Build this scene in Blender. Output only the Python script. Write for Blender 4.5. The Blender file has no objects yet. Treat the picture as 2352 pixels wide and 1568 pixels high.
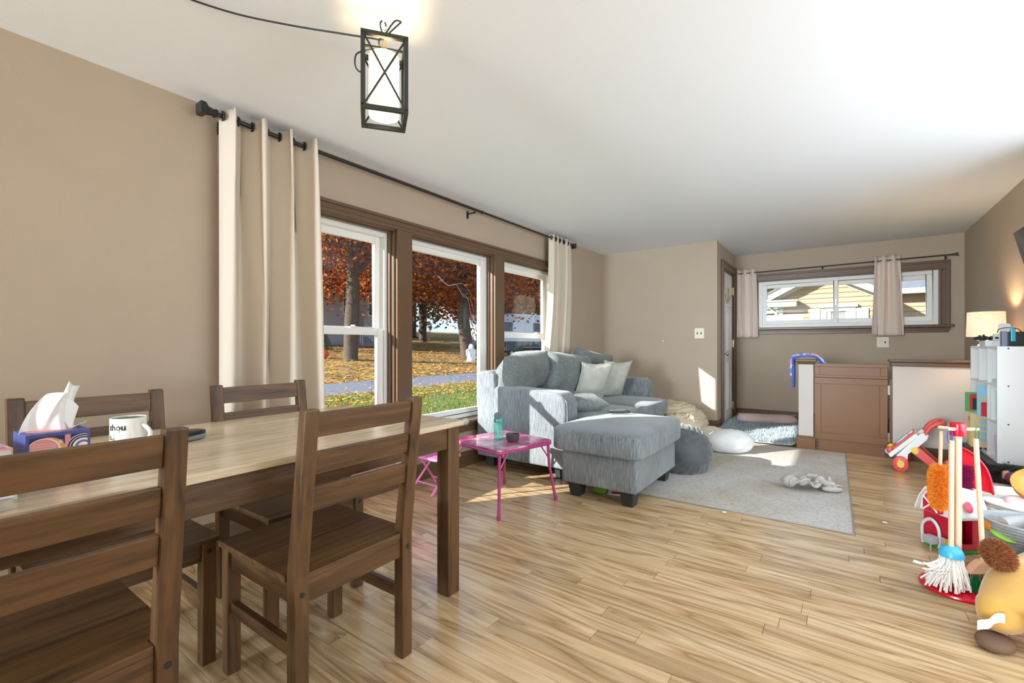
import bpy, bmesh, math, random
from mathutils import Vector, Matrix, Euler, noise as mnoise
PI = math.pi
R = math.radians
rnd = random.Random(7)
S = bpy.context.scene
C = S.collection

# ------------------------------------------------------------------ camera
# room frame: +x runs along the window wall towards the entry, +y towards the window wall, z up, metres
cam_d = bpy.data.cameras.new('camera')
cam_d.sensor_width = 36.0
cam_d.lens = 1050.0 / 2352.0 * 36.0
cam_d.shift_y = 8.0 / 2352.0
cam_d.clip_start = 0.02
cam_d.clip_end = 400
cam = bpy.data.objects.new('camera', cam_d)
cam.location = (0, 0, 1.10)
cam.rotation_euler = (PI / 2, 0, R(35.75) - PI / 2)
C.objects.link(cam)
S.camera = cam

# ------------------------------------------------------------------ sky, sun, added fill lights
world = bpy.data.worlds.new('sky')
S.world = world
world.use_nodes = True
bg = world.node_tree.nodes['Background']
bg.inputs[0].default_value = (0.50, 0.72, 1.0, 1)
bg.inputs[1].default_value = 1.0

def add_light(name, typ, loc, rot, energy, color=(1, 1, 1), size=None, size_y=None):
    d = bpy.data.lights.new(name, typ)
    d.energy = energy
    d.color = color
    if typ == 'AREA':
        d.shape = 'RECTANGLE'
        d.size = size
        d.size_y = size_y or size
    o = bpy.data.objects.new(name, d)
    o.location = loc
    o.rotation_euler = rot
    C.objects.link(o)
    return o

SUN_DIR = Vector((1.38, -1.0, -0.73)).normalized()
sun = add_light('sun', 'SUN', (0, 0, 20), SUN_DIR.to_track_quat('-Z', 'Y').to_euler(), 6.6, (1.0, 0.97, 0.92))
sun.data.angle = R(0.6)
# added fill lights, unseen behind or beside the camera, with no windows modelled
FILL_TINT = (0.77, 0.89, 1.0)
def fill_light(name, loc, d, e, sx, sy):
    return add_light(name, 'AREA', loc, Vector(d).to_track_quat('-Z', 'Y').to_euler(), e, FILL_TINT, sx, sy)
fill_light('rear_fill', (-6.42, 1.95, 1.5), (1, -0.05, 0), 320, 1.5, 1.6)
fill_light('side_fill', (0.9, -2.3, 1.4), (0.8, 0.3, 0.62), 38, 1.6, 1.7)
fill_light('far_side_fill', (3.1, -2.2, 1.0), (0.42, 0.66, 0.50), 20, 1.6, 1.6)
fill_light('low_side_fill', (1.8, -2.6, 1.0), (0.6, 0.5, 0.62), 36, 1.2, 1.2)

S.view_settings.view_transform = 'Standard'
S.view_settings.look = 'None'
S.view_settings.gamma = 1.0
S.view_settings.use_curve_mapping = False
S.view_settings.exposure = 0.82

S.cycles.diffuse_bounces = 8
S.cycles.max_bounces = 14

# ------------------------------------------------------------------ materials
def srgb(r, g, b):
    def c(v):
        v /= 255.0
        return v / 12.92 if v <= 0.04045 else ((v + 0.055) / 1.055) ** 2.4
    return (c(r), c(g), c(b), 1.0)

MATS = {}
def newmat(name):
    m = bpy.data.materials.new(name)
    m.use_nodes = True
    nt = m.node_tree
    b = nt.nodes['Principled BSDF']
    MATS[name] = m
    return m, nt, b

def N(nt, typ, **kw):
    n = nt.nodes.new(typ)
    for k, v in kw.items():
        if k.startswith('i_'):
            key = k[2:]
            key = int(key) if key.isdigit() else key.replace('_', ' ')
            n.inputs[key].default_value = v
        else:
            setattr(n, k, v)
    return n

def ramp(nt, fac, stops):
    n = nt.nodes.new('ShaderNodeValToRGB')
    cr = n.color_ramp
    while len(cr.elements) < len(stops):
        cr.elements.new(0.5)
    for e, (p, c) in zip(cr.elements, stops):
        e.position = p
        e.color = c
    nt.links.new(fac, n.inputs[0])
    return n.outputs[0]

def scale_c(c, k):
    return (min(c[0] * k, 1), min(c[1] * k, 1), min(c[2] * k, 1), 1)

def mat(name, col, rough=0.5, metal=0.0, var=0.0, vscale=8.0, bump=0.0, bscale=60.0, stretch=None, coord='Object',
        emit=None, estr=0.0, spec=None, sheen=0.0):
    if name in MATS:
        return MATS[name]
    m, nt, b = newmat(name)
    b.inputs['Base Color'].default_value = col
    b.inputs['Roughness'].default_value = rough
    b.inputs['Metallic'].default_value = metal
    if spec is not None:
        b.inputs['Specular IOR Level'].default_value = spec
    if sheen:
        b.inputs['Sheen Weight'].default_value = sheen
    if emit:
        b.inputs['Emission Color'].default_value = emit
        b.inputs['Emission Strength'].default_value = estr
    if var or bump:
        tc = N(nt, 'ShaderNodeTexCoord')
        mp = N(nt, 'ShaderNodeMapping')
        nt.links.new(tc.outputs[coord], mp.inputs[0])
        if stretch:
            mp.inputs['Scale'].default_value = stretch
        if var:
            t = N(nt, 'ShaderNodeTexNoise', i_Scale=vscale, i_Detail=5.0)
            nt.links.new(mp.outputs[0], t.inputs['Vector'])
            o = ramp(nt, t.outputs[0], [(0.25, scale_c(col, 1 - var)), (0.75, scale_c(col, 1 + var))])
            nt.links.new(o, b.inputs['Base Color'])
        if bump:
            t = N(nt, 'ShaderNodeTexNoise', i_Scale=bscale, i_Detail=4.0)
            nt.links.new(mp.outputs[0], t.inputs['Vector'])
            bp = N(nt, 'ShaderNodeBump', i_Strength=bump, i_Distance=0.01)
            nt.links.new(t.outputs[0], bp.inputs['Height'])
            nt.links.new(bp.outputs[0], b.inputs['Normal'])
    return m

def wood(name, c_dark, c_light, axis, rough=0.45, scale=1.0, ring=14.0):
    """grain along object axis (0, 1 or 2)"""
    if name in MATS:
        return MATS[name]
    m, nt, b = newmat(name)
    tc = N(nt, 'ShaderNodeTexCoord')
    oi = N(nt, 'ShaderNodeObjectInfo')
    mul = N(nt, 'ShaderNodeVectorMath', operation='SCALE')
    mul.inputs[0].default_value = (7.3, 3.1, 5.7)
    nt.links.new(oi.outputs['Random'], mul.inputs['Scale'])
    add = N(nt, 'ShaderNodeVectorMath', operation='ADD')
    nt.links.new(tc.outputs['Object'], add.inputs[0])
    nt.links.new(mul.outputs[0], add.inputs[1])
    mp = N(nt, 'ShaderNodeMapping')
    sc = [ring * scale] * 3
    sc[axis] = 1.1 * scale
    mp.inputs['Scale'].default_value = sc
    nt.links.new(add.outputs[0], mp.inputs[0])
    n1 = N(nt, 'ShaderNodeTexNoise', i_Scale=1.6, i_Detail=6.0, i_Distortion=1.2)
    nt.links.new(mp.outputs[0], n1.inputs['Vector'])
    n2 = N(nt, 'ShaderNodeTexNoise', i_Scale=9.0, i_Detail=3.0)
    nt.links.new(mp.outputs[0], n2.inputs['Vector'])
    mx = N(nt, 'ShaderNodeMath', operation='MULTIPLY_ADD')
    nt.links.new(n2.outputs[0], mx.inputs[0])
    mx.inputs[1].default_value = 0.35
    nt.links.new(n1.outputs[0], mx.inputs[2])
    o = ramp(nt, mx.outputs[0], [(0.42, c_dark), (0.82, c_light)])
    nt.links.new(o, b.inputs['Base Color'])
    b.inputs['Roughness'].default_value = rough
    bp = N(nt, 'ShaderNodeBump', i_Strength=0.12, i_Distance=0.003)
    nt.links.new(n2.outputs[0], bp.inputs['Height'])
    nt.links.new(bp.outputs[0], b.inputs['Normal'])
    return m

def island_mat(name, stops, rough=0.7, transl=0.0):
    """colour picked per loose piece (leaves, blades)"""
    m, nt, b = newmat(name)
    g = N(nt, 'ShaderNodeNewGeometry')
    o = ramp(nt, g.outputs['Random Per Island'], stops)
    nt.links.new(o, b.inputs['Base Color'])
    b.inputs['Roughness'].default_value = rough
    if transl:
        tr = N(nt, 'ShaderNodeBsdfTranslucent')
        nt.links.new(o, tr.inputs[0])
        mx = N(nt, 'ShaderNodeMixShader', i_0=transl)
        nt.links.new(b.outputs[0], mx.inputs[1])
        nt.links.new(tr.outputs[0], mx.inputs[2])
        nt.links.new(mx.outputs[0], nt.nodes['Material Output'].inputs[0])
    return m

def glass_mat(name, tint=(1, 1, 1, 1), fac=0.07, rough=0.0, haze=None):
    m, nt, b = newmat(name)
    nt.nodes.remove(b)
    tr = N(nt, 'ShaderNodeBsdfTransparent')
    tr.inputs[0].default_value = tint
    gl = N(nt, 'ShaderNodeBsdfGlossy')
    gl.inputs['Roughness'].default_value = rough
    lw = N(nt, 'ShaderNodeFresnel', i_IOR=1.45)
    mx = N(nt, 'ShaderNodeMixShader')
    ge = N(nt, 'ShaderNodeNewGeometry')
    inv = N(nt, 'ShaderNodeMath', operation='SUBTRACT', i_0=1.0)
    nt.links.new(ge.outputs['Backfacing'], inv.inputs[1])
    fm = N(nt, 'ShaderNodeMath', operation='MULTIPLY')
    nt.links.new(lw.outputs[0], fm.inputs[0])
    nt.links.new(inv.outputs[0], fm.inputs[1])
    nt.links.new(fm.outputs[0], mx.inputs[0])
    nt.links.new(tr.outputs[0], mx.inputs[1])
    nt.links.new(gl.outputs[0], mx.inputs[2])
    last = mx.outputs[0]
    if haze:
        df = N(nt, 'ShaderNodeBsdfDiffuse')
        df.inputs[0].default_value = haze[0]
        m2 = N(nt, 'ShaderNodeMixShader', i_0=haze[1])
        nt.links.new(last, m2.inputs[1])
        nt.links.new(df.outputs[0], m2.inputs[2])
        last = m2.outputs[0]
    nt.links.new(last, nt.nodes['Material Output'].inputs[0])
    return m

# ------------------------------------------------------------------ mesh builder
class MB:
    def __init__(s):
        s.v = []
        s.f = []
        s.mi = None
    def _add(s, vs, fs):
        o = len(s.v)
        s.v += [tuple(p) for p in vs]
        s.f += [tuple(i + o for i in q) for q in fs]
        return s
    def box(s, a, b, M=None):
        x0, y0, z0 = a
        x1, y1, z1 = b
        vs = [(x0, y0, z0), (x1, y0, z0), (x1, y1, z0), (x0, y1, z0), (x0, y0, z1), (x1, y0, z1), (x1, y1, z1), (x0, y1, z1)]
        if M:
            vs = [M @ Vector(p) for p in vs]
        return s._add(vs, [(0, 3, 2, 1), (4, 5, 6, 7), (0, 1, 5, 4), (1, 2, 6, 5), (2, 3, 7, 6), (3, 0, 4, 7)])
    def hexa(s, bot, top):
        return s._add(list(bot) + list(top), [(3, 2, 1, 0), (4, 5, 6, 7), (0, 1, 5, 4), (1, 2, 6, 5), (2, 3, 7, 6), (3, 0, 4, 7)])
    def prism(s, poly, axis, a, b, M=None):
        """poly: 2D points in the two other axes (cyclic order), extruded a..b along axis"""
        n = len(poly)
        def mk(p, t):
            q = [0, 0, 0]
            ax = [i for i in range(3) if i != axis]
            q[ax[0]], q[ax[1]], q[axis] = p[0], p[1], t
            return M @ Vector(q) if M else Vector(q)
        vs = [mk(p, a) for p in poly] + [mk(p, b) for p in poly]
        fs = [tuple(range(n))[::-1], tuple(range(n, 2 * n))]
        fs += [(i, (i + 1) % n, n + (i + 1) % n, n + i) for i in range(n)]
        return s._add(vs, fs)
    def tube(s, pts, r, n=8, cap=True):
        pts = [Vector(p) for p in pts]
        if not hasattr(r, '__len__'):
            r = [r] * len(pts)
        vs, fs = [], []
        up = None
        for i, p in enumerate(pts):
            d = (pts[min(i + 1, len(pts) - 1)] - pts[max(i - 1, 0)])
            if d.length < 1e-9:
                d = Vector((0, 0, 1))
            d.normalize()
            if up is None:
                up = d.orthogonal().normalized()
            else:
                up = (up - d * up.dot(d))
                up = up.normalized() if up.length > 1e-6 else d.orthogonal().normalized()
            w = d.cross(up)
            for k in range(n):
                a = 2 * PI * k / n
                vs.append(p + (up * math.cos(a) + w * math.sin(a)) * r[i])
        m = len(pts)
        for i in range(m - 1):
            for k in range(n):
                fs.append((i * n + k, i * n + (k + 1) % n, (i + 1) * n + (k + 1) % n, (i + 1) * n + k))
        if cap:
            fs.append(tuple(range(n))[::-1])
            fs.append(tuple((m - 1) * n + k for k in range(n)))
        return s._add(vs, fs)
    def lathe(s, prof, n=24, M=None, sx=1.0, sy=1.0):
        """prof: (radius, z) list; poles closed where radius is 0"""
        vs, fs = [], []
        for r, z in prof:
            for k in range(n):
                a = 2 * PI * k / n
                p = Vector((r * math.cos(a) * sx, r * math.sin(a) * sy, z))
                vs.append(M @ p if M else p)
        for i in range(len(prof) - 1):
            for k in range(n):
                fs.append((i * n + k, i * n + (k + 1) % n, (i + 1) * n + (k + 1) % n, (i + 1) * n + k))
        if prof[0][0] > 1e-6:
            fs.append(tuple(range(n))[::-1])
        if prof[-1][0] > 1e-6:
            fs.append(tuple((len(prof) - 1) * n + k for k in range(n)))
        return s._add(vs, fs)
    def ell(s, c, rad, nu=20, nv=12, e1=1.0, e2=1.0, M=None, f=None):
        """superellipsoid; f(p) optional displacement of the unit point"""
        def pw(v, e):
            return math.copysign(abs(v) ** e, v)
        vs, fs = [], []
        for j in range(nv + 1):
            ph = -PI / 2 + PI * j / nv
            for i in range(nu):
                th = 2 * PI * i / nu
                x = pw(math.cos(ph), e1) * pw(math.cos(th), e2)
                y = pw(math.cos(ph), e1) * pw(math.sin(th), e2)
                z = pw(math.sin(ph), e1)
                p = Vector((x * rad[0], y * rad[1], z * rad[2]))
                if f:
                    p = f(p)
                if M:
                    p = M @ p
                vs.append(p + Vector(c))
        for j in range(nv):
            for i in range(nu):
                fs.append((j * nu + i, j * nu + (i + 1) % nu, (j + 1) * nu + (i + 1) % nu, (j + 1) * nu + i))
        return s._add(vs, fs)
    def grid(s, fn, nu, nv, closed=False):
        vs = [fn(i / nu, j / nv) for j in range(nv + 1) for i in range(nu + 1)]
        w = nu + 1
        fs = [(j * w + i, j * w + i + 1, (j + 1) * w + i + 1, (j + 1) * w + i) for j in range(nv) for i in range(nu)]
        return s._add(vs, fs)
    def build(s, name, m, parent=None, smooth=False, bev=0.0, loc=None, rot=None, solid=0.0, seg=2, sub=0):
        me = bpy.data.meshes.new(name)
        me.from_pydata([tuple(p) for p in s.v], [], s.f)
        bm = bmesh.new()
        bm.from_mesh(me)
        bmesh.ops.remove_doubles(bm, verts=bm.verts, dist=1e-6)
        bmesh.ops.recalc_face_normals(bm, faces=bm.faces)
        if bev:
            es = [e for e in bm.edges if len(e.link_faces) == 2 and e.calc_face_angle(0) > 0.5]
            bmesh.ops.bevel(bm, geom=es, offset=bev, segments=seg, profile=0.6, affect='EDGES', clamp_overlap=True)
        bm.to_mesh(me)
        bm.free()
        if isinstance(m, (list, tuple)):
            for q in m:
                me.materials.append(q)
        elif m:
            me.materials.append(m)
        o = bpy.data.objects.new(name, me)
        C.objects.link(o)
        if parent:
            o.parent = parent
        if loc:
            o.location = loc
        if rot:
            o.rotation_euler = rot
        if smooth:
            for p in me.polygons:
                p.use_smooth = True
            if smooth == 'auto':
                me.set_sharp_from_angle(angle=R(38))
        if solid:
            md = o.modifiers.new('thickness', 'SOLIDIFY')
            md.thickness = solid
            md.offset = 0
        if sub:
            md = o.modifiers.new('smooth', 'SUBSURF')
            md.levels = sub
            md.render_levels = sub
        return o

def raw(name, vs, fs, m, parent=None, smooth=False):
    me = bpy.data.meshes.new(name)
    me.from_pydata(vs, [], fs)
    me.materials.append(m)
    o = bpy.data.objects.new(name, me)
    C.objects.link(o)
    if parent:
        o.parent = parent
    if smooth:
        for p in me.polygons:
            p.use_smooth = True
    return o

def tag(o, label, cat, group=None, kind=None):
    o['label'] = label
    o['category'] = cat
    if group:
        o['group'] = group
    if kind:
        o['kind'] = kind
    return o

def struct(o, label=None):
    o['kind'] = 'structure'
    if label:
        o['label'] = label
    return o

def stuff(o):
    o['kind'] = 'stuff'
    return o

def thing(name, label, cat, loc=(0, 0, 0), rot=(0, 0, 0), group=None):
    o = bpy.data.objects.new(name, None)
    C.objects.link(o)
    o.location = loc
    o.rotation_euler = rot
    o.empty_display_size = 0.1
    return tag(o, label, cat, group)

def copy_tree(o, parent=None):
    c = o.copy()
    C.objects.link(c)
    c.parent = parent
    for ch in [q for q in bpy.data.objects if q.parent == o]:
        copy_tree(ch, c)
    return c

def text_mesh(txt, size, depth=0.001, bold=0.0):
    cu = bpy.data.curves.new('lettering', 'FONT')
    cu.body = txt
    cu.size = size
    cu.extrude = depth
    cu.offset = bold
    cu.resolution_u = 3
    o = bpy.data.objects.new('lettering', cu)
    me = bpy.data.meshes.new_from_object(o)
    vs = [tuple(v.co) for v in me.vertices]
    fs = [tuple(p.vertices) for p in me.polygons]
    bpy.data.objects.remove(o)
    bpy.data.curves.remove(cu)
    bpy.data.meshes.remove(me)
    return vs, fs

def fur(name, samples, n, length, width, m, parent, droop=0.0, seed=3, jit=0.5):
    """samples(rng) -> (point, normal); thin triangular tufts"""
    rg = random.Random(seed)
    vs, fs = [], []
    for i in range(n):
        p, nn = samples(rg)
        p = Vector(p)
        d = Vector(nn).normalized() + Vector((rg.uniform(-1, 1), rg.uniform(-1, 1), rg.uniform(-1, 1))) * jit
        d.z -= droop
        d.normalize()
        t = d.cross(Vector((rg.uniform(-1, 1), rg.uniform(-1, 1), rg.uniform(-1, 1)))).normalized() * width * rg.uniform(0.6, 1.3)
        L = length * rg.uniform(0.6, 1.2)
        k = len(vs)
        vs += [p - t, p + t, p + d * L]
        fs.append((k, k + 1, k + 2))
    o = raw(name, [tuple(v) for v in vs], fs, m, parent)
    return stuff(o)

def fbm(p, s, o=3):
    return mnoise.fractal(Vector(p) * s, 1.0, 2.0, o)

# ------------------------------------------------------------------ shared materials
WALL = mat('wall_paint', srgb(180, 164, 144), 0.62, var=0.03, vscale=3.0, bump=0.05, bscale=220, coord='Object')
CEIL = mat('ceiling_paint', (0.87, 0.915, 0.965, 1), 0.8, bump=0.04, bscale=160)
TRIM = mat('brown_trim_paint', srgb(104, 80, 58), 0.32, var=0.05, vscale=12)
GATE = mat('brown_gate_paint', srgb(124, 84, 48), 0.38, var=0.05, vscale=10)
WHITE_TRIM = mat('white_vinyl', (0.85, 0.85, 0.82, 1), 0.35)
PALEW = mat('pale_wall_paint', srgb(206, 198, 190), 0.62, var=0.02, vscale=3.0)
DOORW = mat('white_door_paint', (0.82, 0.82, 0.80, 1), 0.4)
BLACK = mat('black_metal', (0.018, 0.018, 0.018, 1), 0.4)
DARK = mat('dark_gap', (0.02, 0.017, 0.014, 1), 0.8)
CHROME = mat('chrome', (0.7, 0.7, 0.7, 1), 0.2, metal=1.0)
BRASS = mat('brass', (0.6, 0.45, 0.2, 1), 0.35, metal=1.0)
PANE = glass_mat('window_pane')
PLATE = mat('cream_plastic', srgb(232, 226, 205), 0.4)

# ------------------------------------------------------------------ floor of narrow boards
m, nt, b = newmat('floor_boards')
g = N(nt, 'ShaderNodeNewGeometry')
oi = N(nt, 'ShaderNodeObjectInfo')
ad = N(nt, 'ShaderNodeMath', operation='ADD')
nt.links.new(g.outputs['Random Per Island'], ad.inputs[0])
nt.links.new(oi.outputs['Random'], ad.inputs[1])
fr = N(nt, 'ShaderNodeMath', operation='FRACT')
nt.links.new(ad.outputs[0], fr.inputs[0])
sc = N(nt, 'ShaderNodeVectorMath', operation='SCALE')
sc.inputs[0].default_value = (3.7, 23.0, 5.0)
nt.links.new(fr.outputs[0], sc.inputs['Scale'])
av = N(nt, 'ShaderNodeVectorMath', operation='ADD')
nt.links.new(g.outputs['Position'], av.inputs[0])
nt.links.new(sc.outputs[0], av.inputs[1])
mp = N(nt, 'ShaderNodeMapping')
mp.inputs['Scale'].default_value = (11.0, 1.05, 4.0)
nt.links.new(av.outputs[0], mp.inputs[0])
n0 = N(nt, 'ShaderNodeTexNoise', i_Scale=1.0, i_Detail=2.0, i_Distortion=0.6)
nt.links.new(mp.outputs[0], n0.inputs['Vector'])
mulr = N(nt, 'ShaderNodeMath', operation='MULTIPLY', i_1=9.0)
nt.links.new(n0.outputs[0], mulr.inputs[0])
rg_ = N(nt, 'ShaderNodeMath', operation='PINGPONG', i_1=1.0)
nt.links.new(mulr.outputs[0], rg_.inputs[0])
mp2 = N(nt, 'ShaderNodeMapping')
mp2.inputs['Scale'].default_value = (120.0, 3.0, 10.0)
nt.links.new(av.outputs[0], mp2.inputs[0])
n1 = N(nt, 'ShaderNodeTexNoise', i_Scale=1.0, i_Detail=4.0)
nt.links.new(mp2.outputs[0], n1.inputs['Vector'])
c1 = ramp(nt, rg_.outputs[0], [(0.0, srgb(166, 134, 96)), (0.16, srgb(190, 162, 122)), (0.6, srgb(208, 182, 144)), (1.0, srgb(222, 198, 162))])
c2 = ramp(nt, n1.outputs[0], [(0.3, (0.72, 0.66, 0.58, 1)), (0.62, (1.0, 1.0, 1.0, 1))])
mx = N(nt, 'ShaderNodeMix', data_type='RGBA', blend_type='MULTIPLY')
mx.inputs[0].default_value = 0.6
nt.links.new(c1, mx.inputs[6])
nt.links.new(c2, mx.inputs[7])
c3 = ramp(nt, fr.outputs[0], [(0.0, (0.80, 0.76, 0.70, 1)), (0.4, (1.0, 0.97, 0.92, 1)), (0.7, (0.92, 0.86, 0.78, 1)), (1.0, (1.0, 1.0, 1.0, 1))])
mx2 = N(nt, 'ShaderNodeMix', data_type='RGBA', blend_type='MULTIPLY')
mx2.inputs[0].default_value = 1.0
nt.links.new(mx.outputs[2], mx2.inputs[6])
nt.links.new(c3, mx2.inputs[7])
nt.links.new(mx2.outputs[2], b.inputs['Base Color'])
rr = ramp(nt, n1.outputs[0], [(0.2, (0.30, 0.30, 0.30, 1)), (0.8, (0.17, 0.17, 0.17, 1))])
nt.links.new(rr, b.inputs['Roughness'])
bp = N(nt, 'ShaderNodeBump', i_Strength=0.10, i_Distance=0.002)
nt.links.new(n1.outputs[0], bp.inputs['Height'])
nt.links.new(bp.outputs[0], b.inputs['Normal'])
FLOORM = m

floor = MB().box((-6.6, -3.5, -0.14), (7.5, 2.98, -0.012)).build('floor', DARK)
struct(floor, 'worn honey-coloured narrow board wood floor')
frng = random.Random(21)
unit = MB().box((0, 0, 0), (1, 1, 1)).build('plank', FLOORM, floor)
unit_me = unit.data
first = True
rest = MB()
W = 0.083
row = 0
x = -6.5
npl = 0
cands = []
while x < 7.45:
    ymax = 2.775 if x < 6.08 else 1.26
    ymin = -3.4 if x < 4.0 else -1.15
    y = ymin - frng.uniform(0, 0.9)
    while y < ymax:
        L = frng.uniform(0.55, 1.55)
        y0, y1 = max(y, ymin), min(y + L, ymax)
        if y1 - y0 > 0.02:
            cands.append((x, y0 + 0.0008, y1 - 0.0008))
        y += L
    x += W
    row += 1
def plank_seen(c):
    xx, y0, y1 = c
    return 0.4 < xx < 5.7 and y1 > -0.95
seen = sorted([c for c in cands if plank_seen(c)], key=lambda c: c[0])
for c in seen[:298]:
    o = unit if first else unit.copy()
    if not first:
        C.objects.link(o)
    first = False
    o.location = (c[0] + 0.0007, c[1], -0.012)
    o.scale = (W - 0.0014, c[2] - c[1], 0.012 + frng.uniform(-0.0004, 0.0004))
for c in [q for q in cands if q not in seen[:298]]:
    rest.box((c[0] + 0.0007, c[1], -0.012), (c[0] + W - 0.0007, c[2], 0))
stuff(rest.build('outlying_planks', FLOORM, floor))

# ------------------------------------------------------------------ walls and ceiling
H = 2.39
ceiling = struct(MB().box((-6.6, -3.5, H), (7.6, 3.0, H + 0.15)).build('ceiling', CEIL), 'white painted flat ceiling')
YW = 2.775
wl = MB()
wl.box((-6.6, YW, -0.14), (1.20, YW + 0.2, H))
wl.box((4.77, YW, -0.14), (6.3, YW + 0.2, H))
wl.box((1.20, YW, -0.14), (4.77, YW + 0.2, 0.40))
wl.box((1.20, YW, 1.985), (4.77, YW + 0.2, H))
wall_left = struct(wl.build('wall_left', WALL), 'taupe wall with the three large windows')
XS, YD, XF, YR = 6.084, 1.248, 7.293, -1.15
wall_entry = struct(MB().box((XS, YD, -0.14), (XS + 0.14, YW + 0.1, H)).build('wall_entry', WALL), 'taupe wall with the light switch beside the entry')
wd = MB()
wd.box((XS + 0.14, YD, -0.14), (6.40, YD + 0.14, H))
wd.box((7.14, YD, -0.14), (XF + 0.1, YD + 0.14, H))
wd.box((6.40, YD, 2.10), (7.14, YD + 0.14, H))
wd.box((6.40, YD, -0.14), (7.14, YD + 0.14, 0.05))
struct(wd.build('wall_door', WALL), 'short taupe wall holding the front door')
wf = MB()
wf.box((XF, YR - 0.1, -0.14), (XF + 0.16, -0.93, H))
wf.box((XF, 0.95, -0.14), (XF + 0.16, YD + 0.1, H))
wf.box((XF, -0.93, -0.14), (XF + 0.16, 0.95, 1.34))
wf.box((XF, -0.93, 1.99), (XF + 0.16, 0.95, H))
wall_far = struct(wf.build('wall_far', WALL), 'taupe far wall with the wide sliding window')
wall_right = struct(MB().box((4.0, YR - 0.15, -0.14), (XF + 0.1, YR, H)).build('wall_right', WALL), 'taupe wall on the right behind the white shelf')
struct(MB().box((4.0, -3.5, -0.14), (4.15, YR - 0.15, H)).build('wall_kitchen', WALL))
struct(MB().box((-6.6, -3.5, -0.14), (4.1, -3.4, H)).build('wall_side', WALL))
struct(MB().box((-6.65, -3.5, -0.14), (-6.5, YW + 0.1, H)).build('wall_rear', WALL))
MB().lathe([(0, -0.0005), (0.008, -0.0005), (0.008, 0.0005), (0, 0.0005)], 12).build('light_spot', mat('light_spot_white', (0.85, 0.85, 0.83, 1), 0.7), wall_entry, loc=(XS - 0.0006, 1.914, 1.152), rot=(0, PI / 2, 0))  # small white disc painted as a spot of light on the wall

# baseboards (board with a small cap moulding)
def baseboard(name, p0, p1, nrm, label, h=0.135):
    p0, p1, n_ = Vector(p0), Vector(p1), Vector(nrm)
    d = (p1 - p0).normalized()
    ang = math.atan2(d.y, d.x)
    L = (p1 - p0).length
    sgn = 1 if (Vector((-d.y, d.x)).dot(n_) > 0) else -1
    prof = [(0, 0), (0.016, 0), (0.016, h - 0.03), (0.012, h - 0.022), (0.012, h - 0.012), (0.007, h - 0.004), (0.004, h), (0, h)]
    mb = MB().prism([(a * sgn, z) for a, z in prof], 0, 0, L)
    o = mb.build(name, TRIM)
    o.location = (p0.x, p0.y, 0)
    o.rotation_euler = (0, 0, ang)
    return struct(o, label)
baseboard('baseboard_left', (-6.5, YW), (XS, YW), (0, -1), 'brown baseboard under the large windows')
baseboard('baseboard_entry', (XS, YW), (XS, YD - 0.016), (-1, 0), 'brown baseboard below the light switch', 0.165)
baseboard('baseboard_door', (XS, YD), (6.32, YD), (0, -1), 'short brown baseboard beside the front door', 0.165)
baseboard('baseboard_far', (XF, YD), (XF, YR), (-1, 0), 'brown baseboard behind the pink pillow', 0.19)
baseboard('baseboard_right', (XF, YR), (4.0, YR), (0, 1), 'brown baseboard on the right wall')

# ------------------------------------------------------------------ casing around the three windows
trim1 = bpy.data.objects.new('trim_1', None)
C.objects.link(trim1)
struct(trim1, 'brown painted casing around the three large windows')
Y0 = YW
def cas(name, a, b, bev=0.004):
    return MB().box(a, b).build(name, TRIM, trim1, bev=bev)
cas('head_casing', (1.10, Y0 - 0.022, 1.985), (4.92, Y0, 2.063))
cas('head_moulding', (1.09, Y0 - 0.034, 2.044), (4.93, Y0, 2.066))
cas('head_bead', (1.10, Y0 - 0.028, 2.008), (4.92, Y0, 2.022), 0.006)
cas('side_casing', (1.10, Y0 - 0.022, 0.40), (1.215, Y0, 1.985))
cas('side_casing', (4.755, Y0 - 0.022, 0.40), (4.92, Y0, 1.985))
WX = [(1.215, 2.325), (2.475, 3.545), (3.695, 4.755)]
for xa, xb in ((2.325, 2.475), (3.545, 3.695)):
    cas('mullion', (xa, Y0 - 0.022, 0.40), (xb, Y0 + 0.19, 1.985))
for xa, xb in WX:
    for i, (dx, dy0, dy1) in enumerate(((0.0, 0.0, 0.035), (0.012, 0.035, 0.07))):
        for sx, e in ((1, xa), (-1, xb)):
            x0, x1 = sorted((e, e + sx * (0.012 + dx)))
            cas('jamb_stop', (x0, Y0 + dy0 + 0.004, 0.40), (x1, Y0 + dy1, 1.985 - dx), 0.003)
        cas('head_stop', (xa, Y0 + dy0 + 0.004, 1.973 - dx), (xb, Y0 + dy1, 1.99), 0.003)
cas('window_stool', (1.06, Y0 - 0.055, 0.398), (4.96, Y0 + 0.10, 0.424), 0.008)
cas('apron', (1.10, Y0 - 0.020, 0.318), (4.92, Y0, 0.398))
cas('apron_moulding', (1.10, Y0 - 0.030, 0.366), (4.92, Y0, 0.397), 0.008)

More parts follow.
